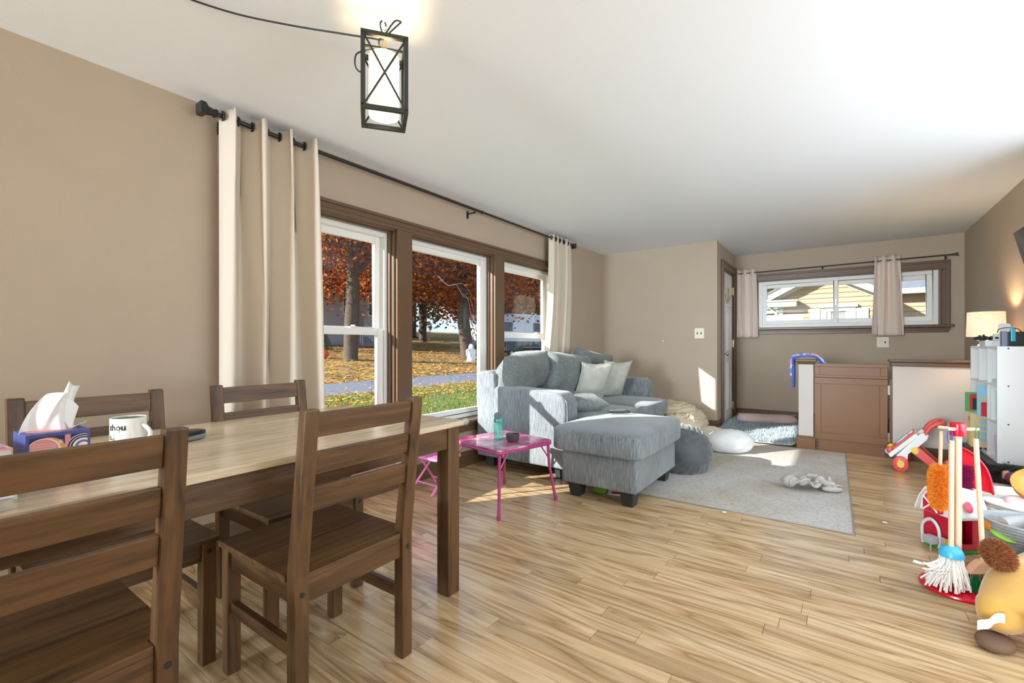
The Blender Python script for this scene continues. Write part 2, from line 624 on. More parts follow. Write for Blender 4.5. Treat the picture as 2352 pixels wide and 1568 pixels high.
def frame(mb, xa, xb, za, zb, w, y0, y1, wt=None, wb=None):
    wt = wt or w
    wb = wb or w
    mb.box((xa, y0, za), (xa + w, y1, zb))
    mb.box((xb - w, y0, za), (xb, y1, zb))
    mb.box((xa + w, y0, zb - wt), (xb - w, y1, zb))
    mb.box((xa + w, y0, za), (xb - w, y1, za + wb))
    return mb
def pane(parent, a, b):
    return MB().box(a, b).build('pane', PANE, parent)
for i, (xa, xb) in enumerate(WX):
    w = bpy.data.objects.new('window_%d' % (i + 1), None)
    C.objects.link(w)
    struct(w, ['white double-hung window half covered by the long beige curtain', 'wide white picture window showing the orange maple', 'white double-hung window behind the sofa'][i])
    yb = Y0 + 0.075
    xa, xb = xa + 0.012, xb - 0.012
    frame(MB(), xa, xb, 0.425, 1.965, 0.035, yb, yb + 0.10).build('frame', WHITE_TRIM, w, bev=0.003)
    if i == 1:
        s = frame(MB(), xa + 0.035, xb - 0.035, 0.46, 1.93, 0.045, yb + 0.02, yb + 0.06).build('sash', WHITE_TRIM, w, bev=0.006)
        pane(s, (xa + 0.075, yb + 0.038, 0.50), (xb - 0.075, yb + 0.044, 1.89))
    else:
        lo = frame(MB(), xa + 0.035, xb - 0.035, 0.46, 1.225, 0.055, yb + 0.012, yb + 0.042, wt=0.05, wb=0.075).build('lower_sash', WHITE_TRIM, w, bev=0.005)
        pane(lo, (xa + 0.085, yb + 0.024, 0.53), (xb - 0.085, yb + 0.029, 1.18))
        up = frame(MB(), xa + 0.035, xb - 0.035, 1.195, 1.93, 0.05, yb + 0.05, yb + 0.08, wb=0.04).build('upper_sash', WHITE_TRIM, w, bev=0.005)
        pane(up, (xa + 0.08, yb + 0.062, 1.23), (xb - 0.08, yb + 0.067, 1.885))
        xm = (xa + xb) / 2 + 0.25
        MB().box((xm - 0.035, yb + 0.008, 1.225), (xm + 0.035, yb + 0.04, 1.235)).lathe([(0, 1.235), (0.016, 1.235), (0.016, 1.247), (0, 1.247)], 12, Matrix.Translation((xm, yb + 0.025, 0))).build('sash_lock', WHITE_TRIM, w)
        MB().box((xm - 0.03, yb + 0.0, 0.475), (xm + 0.05, yb + 0.012, 0.487)).build('sash_lift', WHITE_TRIM, w, bev=0.003)

# ------------------------------------------------------------------ far wall window
w4 = bpy.data.objects.new('window_4', None)
C.objects.link(w4)
struct(w4, 'wide white sliding window high on the far wall')
def boxy(ya, yb, za, zb, x0, x1, mb=None):
    return (mb or MB()).box((x0, min(ya, yb), za), (x1, max(ya, yb), zb))
def frame_x(ya, yb, za, zb, w, x0, x1):
    mb = MB()
    boxy(ya, ya + w, za, zb, x0, x1, mb); boxy(yb - w, yb, za, zb, x0, x1, mb)
    boxy(ya + w, yb - w, zb - w, zb, x0, x1, mb); boxy(ya + w, yb - w, za, za + w, x0, x1, mb)
    return mb
frame_x(-0.93, 0.95, 1.34, 1.99, 0.05, XF + 0.005, XF + 0.11).build('frame', WHITE_TRIM, w4, bev=0.004)
sA = frame_x(-0.88, 0.085, 1.39, 1.94, 0.055, XF + 0.05, XF + 0.085).build('sash', WHITE_TRIM, w4, bev=0.004)
MB().box((XF + 0.064, -0.83, 1.44), (XF + 0.069, 0.035, 1.89)).build('pane', PANE, sA)
sB = frame_x(0.03, 0.90, 1.39, 1.94, 0.05, XF + 0.018, XF + 0.049).build('sash', WHITE_TRIM, w4, bev=0.004)
MB().box((XF + 0.031, 0.075, 1.44), (XF + 0.036, 0.855, 1.89)).build('pane', PANE, sB)
MB().box((XF + 0.0, 0.045, 1.62), (XF + 0.02, 0.065, 1.70)).box((XF - 0.012, 0.048, 1.645), (XF + 0.0, 0.062, 1.675)).build('latch', CHROME, w4, bev=0.002)
trim2 = bpy.data.objects.new('trim_2', None)
C.objects.link(trim2)
struct(trim2, 'dark brown casing around the sliding window')
def cas2(name, ya, yb, za, zb, d, bev=0.004):
    return boxy(ya, yb, za, zb, XF - d, XF).build(name, TRIM, trim2, bev=bev)
cas2('head_casing', -1.02, 1.05, 1.985, 2.085, 0.02)
cas2('head_moulding', -1.03, 1.06, 2.066, 2.094, 0.034, 0.006)
cas2('head_bead', -0.945, 0.965, 1.985, 2.005, 0.03, 0.006)
for ya, yb in ((-1.02, -0.93), (0.95, 1.05)):
    cas2('side_casing', ya, yb, 1.34, 1.985, 0.02)
cas2('side_bead', -0.955, -0.93, 1.34, 1.99, 0.03, 0.006)
cas2('side_moulding', -1.03, -1.0, 1.30, 2.07, 0.034, 0.006)
cas2('window_stool', -1.06, 1.08, 1.308, 1.342, 0.05, 0.008)
cas2('apron', -1.02, 1.05, 1.25, 1.308, 0.022, 0.006)
cas2('apron_moulding', -1.03, 1.06, 1.275, 1.295, 0.032, 0.006)

# ------------------------------------------------------------------ front door
trim3 = bpy.data.objects.new('trim_3', None)
C.objects.link(trim3)
struct(trim3, 'brown casing around the white front door')
for a, b_ in (((6.32, YD - 0.022, 0.0), (6.42, YD, 2.10)), ((7.12, YD - 0.022, 0.0), (7.22, YD, 2.10)), ((6.32, YD - 0.022, 2.10), (7.22, YD, 2.195))):
    MB().box(a, b_).build('casing', TRIM, trim3, bev=0.005)
for a, b_ in (((6.31, YD - 0.034, 2.168), (7.23, YD, 2.20)), ((6.315, YD - 0.032, 0.0), (6.34, YD, 2.18)), ((7.2, YD - 0.032, 0.0), (7.225, YD, 2.18))):
    MB().box(a, b_).build('outer_moulding', TRIM, trim3, bev=0.006)
for a, b_ in (((6.40, YD, 0.05), (6.43, YD + 0.1, 2.1)), ((7.11, YD, 0.05), (7.14, YD + 0.1, 2.1)), ((6.43, YD, 2.075), (7.11, YD + 0.1, 2.1))):
    MB().box(a, b_).build('jamb', TRIM, trim3)
door = bpy.data.objects.new('door_1', None)
C.objects.link(door)
struct(door, 'white panelled front door with a half-round glazed light')
dy = YD + 0.012
slab = MB().box((6.433, dy, 0.055), (7.107, dy + 0.042, 2.073)).build('slab', DOORW, door, bev=0.002)
def raised(xa, xb, za, zb):
    mb = frame(MB(), xa, xb, za, zb, 0.014, dy - 0.007, dy + 0.001)
    mb.hexa([(xa + 0.03, dy, za + 0.03), (xb - 0.03, dy, za + 0.03), (xb - 0.03, dy, zb - 0.03), (xa + 0.03, dy, zb - 0.03)],
            [(xa + 0.05, dy - 0.006, za + 0.05), (xb - 0.05, dy - 0.006, za + 0.05), (xb - 0.05, dy - 0.006, zb - 0.05), (xa + 0.05, dy - 0.006, zb - 0.05)])
    return mb.build('panel', DOORW, door, bev=0.002)
for za, zb in ((0.22, 0.86), (1.02, 1.56)):
    raised(6.52, 6.74, za, zb)
    raised(6.80, 7.02, za, zb)
# fan light
cx, cz, ra = 6.77, 1.655, 0.235
pts_o = [(cx + (ra + 0.03) * math.cos(PI * k / 20), cz + (ra + 0.03) * math.sin(PI * k / 20)) for k in range(21)]
pts_i = [(cx + ra * math.cos(PI * k / 20), cz + ra * math.sin(PI * k / 20)) for k in range(21)]
mb = MB()
for k in range(20):
    mb.hexa([(pts_o[k][0], dy + 0.001, pts_o[k][1]), (pts_o[k + 1][0], dy + 0.001, pts_o[k + 1][1]), (pts_i[k + 1][0], dy + 0.001, pts_i[k + 1][1]), (pts_i[k][0], dy + 0.001, pts_i[k][1])],
            [(pts_o[k][0], dy - 0.01, pts_o[k][1]), (pts_o[k + 1][0], dy - 0.01, pts_o[k + 1][1]), (pts_i[k + 1][0], dy - 0.01, pts_i[k + 1][1]), (pts_i[k][0], dy - 0.01, pts_i[k][1])])
mb.box((cx - ra - 0.03, dy - 0.01, cz - 0.03), (cx + ra + 0.03, dy + 0.001, cz))
fan = mb.build('fan_frame', DOORW, door)
MB().prism(pts_i, 1, dy - 0.004, dy - 0.001).build('pane', mat('frosted_fan_glass', (0.62, 0.68, 0.70, 1), 0.25, var=0.15, vscale=18), fan)
mb = MB()
for k in (4, 8, 12, 16):
    a = PI * k / 20
    mb.tube([(cx + 0.07 * math.cos(a), dy - 0.006, cz + 0.07 * math.sin(a)), (cx + ra * math.cos(a), dy - 0.006, cz + ra * math.sin(a))], 0.004, 6)
mb.tube([(cx + 0.07 * math.cos(PI * k / 12), dy - 0.006, cz + 0.07 * math.sin(PI * k / 12)) for k in range(13)], 0.004, 6)
mb.build('leading', BRASS, fan)
MB().lathe([(0.028, 0), (0.028, 0.004), (0.012, 0.01), (0.012, 0.03), (0.024, 0.04), (0.028, 0.052), (0.022, 0.064), (0, 0.068)], 16).build('knob', CHROME, door, smooth=True, loc=(6.50, dy, 0.985), rot=(PI / 2, 0, 0))
for z in (0.25, 1.12, 1.86):
    MB().box((7.095, dy - 0.014, z - 0.05), (7.135, dy + 0.002, z + 0.05)).tube([(7.115, dy - 0.016, z - 0.055), (7.115, dy - 0.016, z + 0.055)], 0.007, 8).build('hinge', BRASS, door)

# ------------------------------------------------------------------ switches and outlets
def wall_plate(name, label, M, kinds, w):
    t = thing(name, label, 'switch' if 'switch' in name else 'outlet')
    t.matrix_world = M
    MB().box((-w / 2, -0.065, 0), (w / 2, 0.065, 0.006)).build('plate', PLATE, t, bev=0.003)
    for k, kd in enumerate(kinds):
        cx = (k - (len(kinds) - 1) / 2) * 0.046
        if kd == 's':
            MB().box((cx - 0.006, -0.013, 0.006), (cx + 0.006, 0.013, 0.0072)).build('slot', DARK, t)
            MB().hexa([(cx - 0.004, -0.004, 0.006), (cx + 0.004, -0.004, 0.006), (cx + 0.004, 0.008, 0.006), (cx - 0.004, 0.008, 0.006)],
                      [(cx - 0.003, 0.006, 0.018), (cx + 0.003, 0.006, 0.018), (cx + 0.003, 0.012, 0.018), (cx - 0.003, 0.012, 0.018)]).build('toggle', mat('brown_toggle', (0.10, 0.07, 0.04, 1), 0.4), t)
        else:
            for yy in (-0.02, 0.02):
                r_ = MB().lathe([(0, 0.006), (0.0165, 0.006), (0.0165, 0.0085), (0, 0.0085)], 18, Matrix.Translation((cx, yy, 0)), sy=0.86).build('receptacle', PLATE, t)
                MB().box((cx - 0.008, yy - 0.003, 0.0086), (cx - 0.0055, yy + 0.006, 0.0092)).box((cx + 0.0055, yy - 0.003, 0.0086), (cx + 0.008, yy + 0.006, 0.0092)).build('slots', DARK, r_)
    return t
Mx = Matrix(((0, 0, -1, XS), (-1, 0, 0, 1.457), (0, 1, 0, 1.248), (0, 0, 0, 1)))
wall_plate('light_switch', 'cream double light switch plate on the wall beside the front door', Mx, 'ss', 0.115)
Mx = Matrix(((0, 0, -1, XF), (-1, 0, 0, -0.42), (0, 1, 0, 1.135), (0, 0, 0, 1)))
wall_plate('wall_outlet', 'cream outlet and switch plate under the right small curtain', Mx, 'os', 0.118)
Mx = Matrix(((1, 0, 0, 2.36), (0, 0, -1, YW), (0, 1, 0, 0.235), (0, 0, 0, 1)))
wall_plate('wall_outlet', 'cream outlet low on the wall below the large windows', Mx, 'o', 0.075)

# ------------------------------------------------------------------ stair enclosure: newel post, half wall, gate
XP = 5.75
post = thing('newel_post', 'square taupe newel post with brown cap and base left of the gate', 'post', (XP, 0.303, 0))
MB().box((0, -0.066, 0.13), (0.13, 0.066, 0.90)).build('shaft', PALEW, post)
MB().box((-0.014, -0.085, 0), (0.145, 0.085, 0.125)).build('base', GATE, post, bev=0.003)
MB().box((-0.008, -0.074, 0.125), (0.138, 0.074, 0.14)).build('base_moulding', GATE, post, bev=0.004)
MB().hexa([(-0.006, -0.072, 0.895), (0.136, -0.072, 0.895), (0.136, 0.072, 0.895), (-0.006, 0.072, 0.895)], [(-0.022, -0.088, 0.925), (0.152, -0.088, 0.925), (0.152, 0.088, 0.925), (-0.022, 0.088, 0.925)]).build('cap_moulding', TRIM, post)
MB().box((-0.028, -0.094, 0.925), (0.158, 0.094, 0.945)).build('cap', TRIM, post, bev=0.006)
hw = bpy.data.objects.new('wall_stair', None)
C.objects.link(hw)
struct(hw, 'low taupe half wall with a brown ledge beside the gate')
hw.location = (XP, 0, 0)
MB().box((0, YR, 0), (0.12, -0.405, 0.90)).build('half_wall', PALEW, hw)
MB().box((-0.018, YR, 0.895), (0.138, -0.39, 0.935)).build('ledge_moulding', TRIM, hw, bev=0.008)
MB().box((-0.035, YR, 0.935), (0.155, -0.378, 0.96)).build('ledge', TRIM, hw, bev=0.006)
MB().box((-0.016, YR, 0), (0, -0.405, 0.14)).build('base', TRIM, hw, bev=0.004)
gt = thing('stair_gate', 'brown panelled wooden gate closing the stairs between the posts', 'gate', (XP, 0, 0))
x0, x1 = -0.005, 0.03
yl, yr = 0.225, -0.368
def rail(ya, yb, za, zb, name='rail'):
    return boxy(ya, yb, za, zb, x0, x1).build(name, GATE, gt, bev=0.003)
rail(yl, yr, 0.875, 0.908); rail(yl, yr, 0.765, 0.79, 'rail')
rail(yl, yl - 0.045, 0.79, 0.875, 'stile'); rail(yr, yr + 0.055, 0.79, 0.875, 'stile')
boxy(yl - 0.045, yr + 0.055, 0.79, 0.875, x0 + 0.014, x1).build('upper_panel', GATE, gt)
rail(yl, yr, 0.70, 0.762); rail(yl, yr, 0.12, 0.19)
rail(yl, yl - 0.055, 0.19, 0.70, 'stile'); rail(yr, yr + 0.06, 0.19, 0.70, 'stile')
boxy(yl - 0.055, yr + 0.06, 0.19, 0.70, x0 + 0.014, x1).build('lower_panel', GATE, gt)
boxy(0.19, yr + 0.02, 0.0, 0.118, x0 + 0.02, x1).build('kick_board', GATE, gt)
boxy(-0.382, -0.404, 0.0, 0.765, x0, x1 + 0.03).build('hinge_post', TRIM, gt)
for z in (0.66, 0.20):
    boxy(-0.368, -0.384, z - 0.045, z + 0.045, x0 - 0.006, x0 + 0.004).build('hinge', CHROME, gt)

# ------------------------------------------------------------------ dining table
cd, cl = srgb(56, 37, 22), srgb(108, 78, 48)
WX_, WY_, WZ_ = (wood('brown_wood_%s' % 'xyz'[i], cd, cl, i, 0.42) for i in range(3))
TOPW = wood('table_top_wood', srgb(186, 166, 136), srgb(226, 210, 182), 0, 0.22)
tb = thing('dining_table', 'long brown wooden dining table in front of the windows', 'table', (1.545, 1.375, 0), (0, 0, R(1.0)))
TW, TD, TZ = 1.78, 0.875, 0.762
y = 0.0
for k, wd_ in enumerate((0.175, 0.175, 0.175, 0.175, 0.175)):
    MB().box((-TW, y + 0.0007, TZ - 0.022), (0, y + wd_ - 0.0007, TZ)).build('board', TOPW, tb, bev=0.002)
    y += wd_
for ya in (0.022, TD - 0.044):
    MB().box((-TW + 0.09, ya, TZ - 0.117), (-0.09, ya + 0.022, TZ - 0.023)).build('apron', WX_, tb, bev=0.002)
for xa in (-0.06, -TW + 0.035):
    MB().box((xa, 0.09, TZ - 0.117), (xa + 0.022, TD - 0.09, TZ - 0.023)).build('apron', WY_, tb, bev=0.002)
for xa in (-0.09, -TW + 0.02):
    for ya in (0.014, TD - 0.084):
        MB().box((xa, ya, 0), (xa + 0.07, ya + 0.07, TZ - 0.0225)).build('leg', WZ_, tb, bev=0.004)
cg = MB().ell((0.006, 0.0, TZ - 0.008), (0.016, 0.016, 0.016), 16, 10).build('corner_guard', glass_mat('clear_plastic', (0.92, 0.95, 0.95, 1), haze=((0.8, 0.8, 0.8, 1), 0.25)), tb, smooth=True)
cg['label'] = 'clear plastic ball corner guard'

# ------------------------------------------------------------------ dining chairs
def make_chair():
    t = thing('dining_chair', 'x', 'chair', group='brown wooden dining chairs around the table')
    Wd, D = 0.434, 0.455
    for xa in (0.0, Wd - 0.043):
        pr = [(0.0, 0.0), (0.0, 0.44), (-0.055, 0.92), (-0.02, 0.92), (0.045, 0.44), (0.045, 0.0)]
        MB().prism(pr, 0, xa, xa + 0.043).build('back_post', WZ_, t, bev=0.004)
        MB().box((xa, D - 0.043, 0), (xa + 0.043, D, 0.42)).build('leg', WZ_, t, bev=0.004)
        xs = xa + 0.011
        MB().box((xs, 0.045, 0.355), (xs + 0.02, D - 0.043, 0.42)).build('side_rail', WY_, t, bev=0.002)
        MB().box((xs, 0.045, 0.20), (xs + 0.022, D - 0.043, 0.24)).build('stretcher', WY_, t, bev=0.002)
        MB().lathe([(0, -0.002), (0.0065, -0.002), (0.008, 0.0015), (0, 0.0015)], 14).build('bolt', BLACK, t, loc=(xa + 0.0215, 0.0, 0.39), rot=(PI / 2, 0, 0))
        MB().lathe([(0, -0.002), (0.0065, -0.002), (0.008, 0.0015), (0, 0.0015)], 14).build('bolt', BLACK, t, loc=(xa + 0.0215, D, 0.39), rot=(-PI / 2, 0, 0))
    MB().box((0.043, D - 0.033, 0.355), (Wd - 0.043, D - 0.012, 0.42)).build('front_rail', WX_, t, bev=0.002)
    MB().box((0.043, 0.012, 0.355), (Wd - 0.043, 0.034, 0.42)).build('back_rail', WX_, t, bev=0.002)
    for k in range(2):
        ya, yb = (0.012, 0.236) if k == 0 else (0.2375, D + 0.012)
        a_, b_ = (0.044, Wd - 0.044) if k == 0 else (-0.006, Wd + 0.006)
        mb = MB().box((-0.006, 0.0465, 0.421), (Wd + 0.006, yb, 0.441)) if k == 0 else MB().box((-0.006, ya, 0.421), (Wd + 0.006, yb, 0.441))
        if k == 0:
            mb.box((0.044, 0.010, 0.421), (Wd - 0.044, 0.0465, 0.441))
        mb.build('seat_board', WX_, t, bev=0.002)
    for za, zb in ((0.838, 0.908), (0.73, 0.795), (0.622, 0.69)):
        def yy(z):
            return 0.022 - (z - 0.44) / 0.48 * 0.058
        MB().prism([(yy(za) - 0.011, za), (yy(zb) - 0.011, zb), (yy(zb) + 0.011, zb), (yy(za) + 0.011, za)], 0, 0.043, Wd - 0.043).build('slat', WX_, t, bev=0.002)
    return t
ch = make_chair()
spots = [((-0.035, 1.205, 0), 1.0, 'brown wooden dining chair cropped at the lower left, nearest the camera'),
         ((0.683, 1.24, 0), 0.5, 'brown wooden dining chair in the centre foreground with its whole back and seat showing'),
         ((0.684, 2.225, 0), 181.0, 'brown wooden dining chair behind the tissue box, back to the wall'),
         ((1.298, 2.235, 0), 181.0, 'brown wooden dining chair standing in front of the long beige curtain')]
for i, (loc, a, lb) in enumerate(spots):
    o = ch if i == 0 else copy_tree(ch)
    o.location = loc
    o.rotation_euler = (0, 0, R(a))
    o['label'] = lb

# ------------------------------------------------------------------ things on the dining table
TT = TZ
def pz(x, y):
    return (x, y, TT)
CARD_B = mat('tissue_box_blue', srgb(72, 82, 150), 0.45)
tx = thing('tissue_box', 'blue and pink patterned cube tissue box with a white tissue pulled up', 'tissue box', pz(0.254, 1.588), (0, 0, R(3)))
bw, bd, bh = 0.114, 0.114, 0.128
MB().box((-bw / 2, -bd / 2, 0), (bw / 2, bd / 2, bh)).build('carton', CARD_B, tx, bev=0.001)
pk, pl, nv = mat('print_pink', srgb(222, 148, 148), 0.5), mat('print_cream', srgb(238, 226, 214), 0.5), mat('print_navy', srgb(38, 36, 92), 0.5)
og, rd_, bl_ = mat('print_orange', srgb(222, 160, 96), 0.5), mat('print_red', srgb(220, 70, 56), 0.5), mat('print_blue', srgb(84, 104, 178), 0.5)
def disc(cx, cz, r, m, y):
    n = 28
    pts = [(cx + r * math.cos(2 * PI * k / n), cz + r * math.sin(2 * PI * k / n)) for k in range(n)]
    pts = [(min(max(a, -bw / 2 + 0.006), bw / 2 - 0.006), min(max(c, 0.006), bh - 0.008)) for a, c in pts]
    return MB().prism(pts, 1, y - 0.0003, y).build('print', m, tx)
fy = -bd / 2
MB().box((-bw / 2 + 0.006, fy - 0.0003, 0.006), (bw / 2 - 0.006, fy, bh - 0.008)).build('print', nv, tx)
disc(-0.020, 0.086, 0.032, og, fy - 0.0004)
disc(-0.027, 0.087, 0.030, pl, fy - 0.0008)
disc(-0.028, 0.088, 0.027, pk, fy - 0.0012)
disc(0.02, 0.03, 0.03, pk, fy - 0.0004)
disc(0.02, 0.03, 0.02, pl, fy - 0.0008)
MB().box((0.010, fy - 0.0010, 0.062), (0.020, fy - 0.0004, bh - 0.008)).build('print', pk, tx)
MB().box((-0.012, fy - 0.0016, 0.064), (0.002, fy - 0.0004, 0.068)).build('print', rd_, tx)
for k, (r_, m_) in enumerate(((0.030, pl), (0.0285, nv), (0.025, pl), (0.0235, nv), (0.020, pl), (0.015, bl_), (0.010, pl))):
    disc(0.043, 0.088, r_, m_, fy - 0.0005 - 0.0004 * k)
for a in range(4):
    MB().tube([(0.002 - 0.006 * math.cos(a * PI / 4), fy - 0.001, 0.105 - 0.006 * math.sin(a * PI / 4)), (0.002 + 0.006 * math.cos(a * PI / 4), fy - 0.001, 0.105 + 0.006 * math.sin(a * PI / 4))], 0.0006, 4).build('print', pl, tx)
for a in range(6):
    MB().tube([(-0.05 + 0.001 * a, fy - 0.0016, 0.070 + 0.007 * a), (-0.028, fy - 0.0016, 0.074 + 0.006 * a), (-0.006, fy - 0.0016, 0.078 + 0.0045 * a)], 0.0004, 4).build('print', pl, tx)
MB().lathe([(0, bh), (1, bh), (1, bh + 0.0006), (0, bh + 0.0006)], 28, Matrix.Diagonal((0.046, 0.034, 1, 1))).build('print', pk, tx)
def tis(u, v):
    e = 0.052 - 0.020 * v
    x_ = (u - 0.5) * 2 * e + 0.030 * v * v - 0.006
    y_ = (0.012 + 0.022 * v) * math.sin(u * 7.5 + v * 1.5) + 0.006 * math.sin(u * 15)
    top = 0.085 + (0.035 if u > 0.45 else 0.0) * min(1, (u - 0.45) / 0.12 if u > 0.45 else 0) + 0.012 * math.sin(u * 5)
    return (x_, y_, bh - 0.004 + v * top)
TISS = mat('white_tissue', (0.88, 0.88, 0.87, 1), 0.8)
MB().grid(tis, 40, 18).build('tissue', TISS, tx, smooth=True, solid=0.0008)
MB().grid(lambda u, v: (0.016 + 0.034 * v * (0.4 + 0.6 * u), -0.012 + 0.03 * u * (1 - 0.5 * v), bh + 0.02 + 0.062 * u - 0.030 * v * v), 10, 8).build('tissue_fold', TISS, tx, smooth=True, solid=0.0008)
MB().grid(lambda u, v: (0.03 + 0.03 * v, -0.02 + 0.03 * u, bh + 0.002 + 0.014 * v - 0.012 * v * u), 8, 6).build('tissue_corner', TISS, tx, smooth=True, solid=0.0008)

# mug
mg = thing('mug', 'white ceramic mug with green inside and black lettering', 'mug', pz(0.483, 1.90), (0, 0, R(-58)))
MUGW, MUGG = mat('mug_white', (0.82, 0.81, 0.77, 1), 0.18), mat('mug_green', srgb(14, 66, 44), 0.2)
MB().lathe([(0, 0), (0.040, 0), (0.048, 0.006), (0.048, 0.100), (0.0468, 0.102), (0.0452, 0.100), (0.0452, 0.06)], 36).build('cup', MUGW, mg, smooth='auto')
MB().lathe([(0.0449, 0.099), (0.0449, 0.008), (0, 0.008)], 36).build('lining', MUGG, mg, smooth='auto')
hp = [(0.046 + 0.030 * math.sin(PI * k / 12) ** 0.8, 0, 0.018 + 0.062 * k / 12) for k in range(13)]
MB().tube(hp, 0.0065, 10).build('handle', MUGW, mg, smooth=True)
vs, fs = text_mesh('zhou', 0.027, 0.001, 0.0007)
wrapped = []
for vx, vy, vz in vs:
    a = R(-117) + vx / 0.048
    wrapped.append(((0.0483 + vz * 0.3) * math.cos(a), (0.0483 + vz * 0.3) * math.sin(a), 0.066 + vy))
raw('lettering', wrapped, fs, mat('black_print', (0.015, 0.015, 0.015, 1), 0.4), mg)
for zz, w_ in ((0.062, 0.018), (0.0595, 0.012)):
    MB().grid(lambda u, v: ((0.0484) * math.cos(R(-92) + (u - 0.5) * w_ / 0.044 + 0.2), 0.0484 * math.sin(R(-92) + (u - 0.5) * w_ / 0.044 + 0.2), zz + v * 0.0011), 8, 1).build('lettering', MATS['black_print'], mg, solid=0.0003)
MB().grid(lambda u, v: (0.0484 * math.cos(R(-120) + u * 0.5), 0.0484 * math.sin(R(-120) + u * 0.5), 0.034 + v * (0.010 + 0.006 * math.sin(u * 7))), 10, 3).build('print', mat('grey_print', srgb(120, 118, 104), 0.5), mg, solid=0.0003)

# glasses case / small device
dv = thing('glasses_case', 'silver and black clamshell case lying near the far table edge', 'case', pz(0.625, 1.875), (0, 0, R(18)))
MB().ell((0, 0, 0.012), (0.078, 0.036, 0.012), 32, 10, 0.5, 0.6).build('lower_shell', mat('silver_blue_plastic', srgb(150, 160, 170), 0.25, metal=0.6), dv, smooth=True)
MB().ell((0, 0, 0.024), (0.077, 0.035, 0.012), 32, 10, 0.5, 0.6).build('upper_shell', mat('black_gloss', (0.02, 0.02, 0.022, 1), 0.18), dv, smooth=True)
MB().lathe([(0.0785, 0.0175), (0.0785, 0.019)], 32, sy=0.46).build('seam', BLACK, dv)

# stack of papers and books at the left end
pap = [mat('paper_white', (0.80, 0.79, 0.76, 1), 0.7), mat('book_cream', srgb(226, 214, 190), 0.6), mat('book_teal', srgb(150, 200, 205), 0.5), mat('book_pink', srgb(232, 178, 178), 0.5)]
zz = TT
stk = [('teal-edged thick book at the bottom of the pile left of the tissue box', 'book', pap[2], 0.030, 0.17, 0.22), ('thick white paperback second from the bottom of the pile left of the tissue box', 'book', pap[0], 0.034, 0.16, 0.21),
       ('cream book second from the top of the pile left of the tissue box', 'book', pap[1], 0.026, 0.155, 0.20), ('pink and green picture book on top of the pile left of the tissue box', 'book', pap[3], 0.020, 0.15, 0.19)]
for k, (lb, ct, mm, hh, ww, dd) in enumerate(stk):
    t = thing('book', lb, ct, (0.105 - 0.004 * k, 1.575, zz), (0, 0, R((-4, 3, -2, 5)[k])), 'books piled beside the tissue box')
    MB().box((-ww / 2 + 0.003, -dd / 2 + 0.003, 0.0015), (ww / 2 - 0.003, dd / 2 - 0.003, hh - 0.0015)).build('pages', pap[0], t)
    MB().box((-ww / 2, -dd / 2, 0), (ww / 2, dd / 2, 0.0015)).box((-ww / 2, -dd / 2, hh - 0.0015), (ww / 2, dd / 2, hh)).box((-ww / 2, -dd / 2, 0.0015), (-ww / 2 + 0.0015, dd / 2, hh - 0.0015)).build('cover', mm, t)
    if k == 3:
        for q, (cx, cy, cm) in enumerate(((0.02, -0.05, srgb(186, 206, 84)), (0.05, -0.075, srgb(214, 90, 130)), (-0.01, -0.02, srgb(240, 214, 120)), (0.055, -0.03, srgb(120, 180, 200)))):
            MB().box((cx - 0.018, cy - 0.016, hh), (cx + 0.018, cy + 0.016, hh + 0.0003)).build('print', mat('cover_print_%d' % q, cm, 0.5), t)
    zz += hh
t = thing('spiral_notebook', 'white spiral-bound notebook at the near left edge of the table', 'notebook', pz(0.085, 1.452), (0, 0, R(3)))
MB().box((-0.10, -0.075, 0), (0.075, 0.075, 0.024)).build('pages', pap[0], t, bev=0.001)
MB().box((-0.10, -0.077, 0.024), (0.077, 0.077, 0.0255)).build('cover', mat('notebook_lilac', srgb(216, 212, 228), 0.5), t)
for k in range(9):
    MB().tube([(-0.07 + 0.0155 * k + 0.0, -0.072 - 0.010 * math.sin(a), 0.0125 + 0.017 * math.cos(a)) for a in [2 * PI * q / 12 for q in range(13)]], 0.0011, 5).build('ring', BLACK, t)

# ------------------------------------------------------------------ pendant lamp
lx, ly = 1.14, 1.427
pend = thing('pendant_lamp', 'black square lantern pendant with X braces and a glowing fabric shade', 'lamp', (lx, ly, 0), (0, 0, R(-37)))
lz0, lz1, hs = 1.970, 2.240, 0.077
bt = 0.0075
LB = mat('lantern_black', (0.022, 0.024, 0.020, 1), 0.45)
for sx in (-1, 1):
    for sy in (-1, 1):
        MB().box((sx * hs - bt, sy * hs - bt, lz0), (sx * hs + bt, sy * hs + bt, lz1)).build('corner_bar', LB, pend)
for z_ in (lz0, lz1):
    for s_ in (-1, 1):
        MB().box((-hs - bt, s_ * hs - bt, z_ - bt), (hs + bt, s_ * hs + bt, z_ + bt)).build('ring_bar', LB, pend)
        MB().box((s_ * hs - bt, -hs + bt, z_ - bt), (s_ * hs + bt, hs - bt, z_ + bt)).build('ring_bar', LB, pend)
for s_ in (-1, 1):
    for q in (-1, 1):
        MB().tube([(-hs * q, s_ * hs, lz0), (hs * q, s_ * hs, lz1)], 0.0042, 4).build('brace', LB, pend)
        MB().tube([(s_ * hs, -hs * q, lz0), (s_ * hs, hs * q, lz1)], 0.0042, 4).build('brace', LB, pend)
for s_ in (-1, 1):
    MB().box((-hs, -0.005, lz1 - 0.004), (hs, 0.005, lz1 + 0.002)).build('top_bar', LB, pend) if s_ == 1 else None
m, nt, b = newmat('lit_shade')
tc = N(nt, 'ShaderNodeTexCoord')
mp = N(nt, 'ShaderNodeMapping'); mp.inputs['Scale'].default_value = (60, 60, 9)
nt.links.new(tc.outputs['Object'], mp.inputs[0])
tn = N(nt, 'ShaderNodeTexNoise', i_Scale=3.0, i_Detail=3.0)
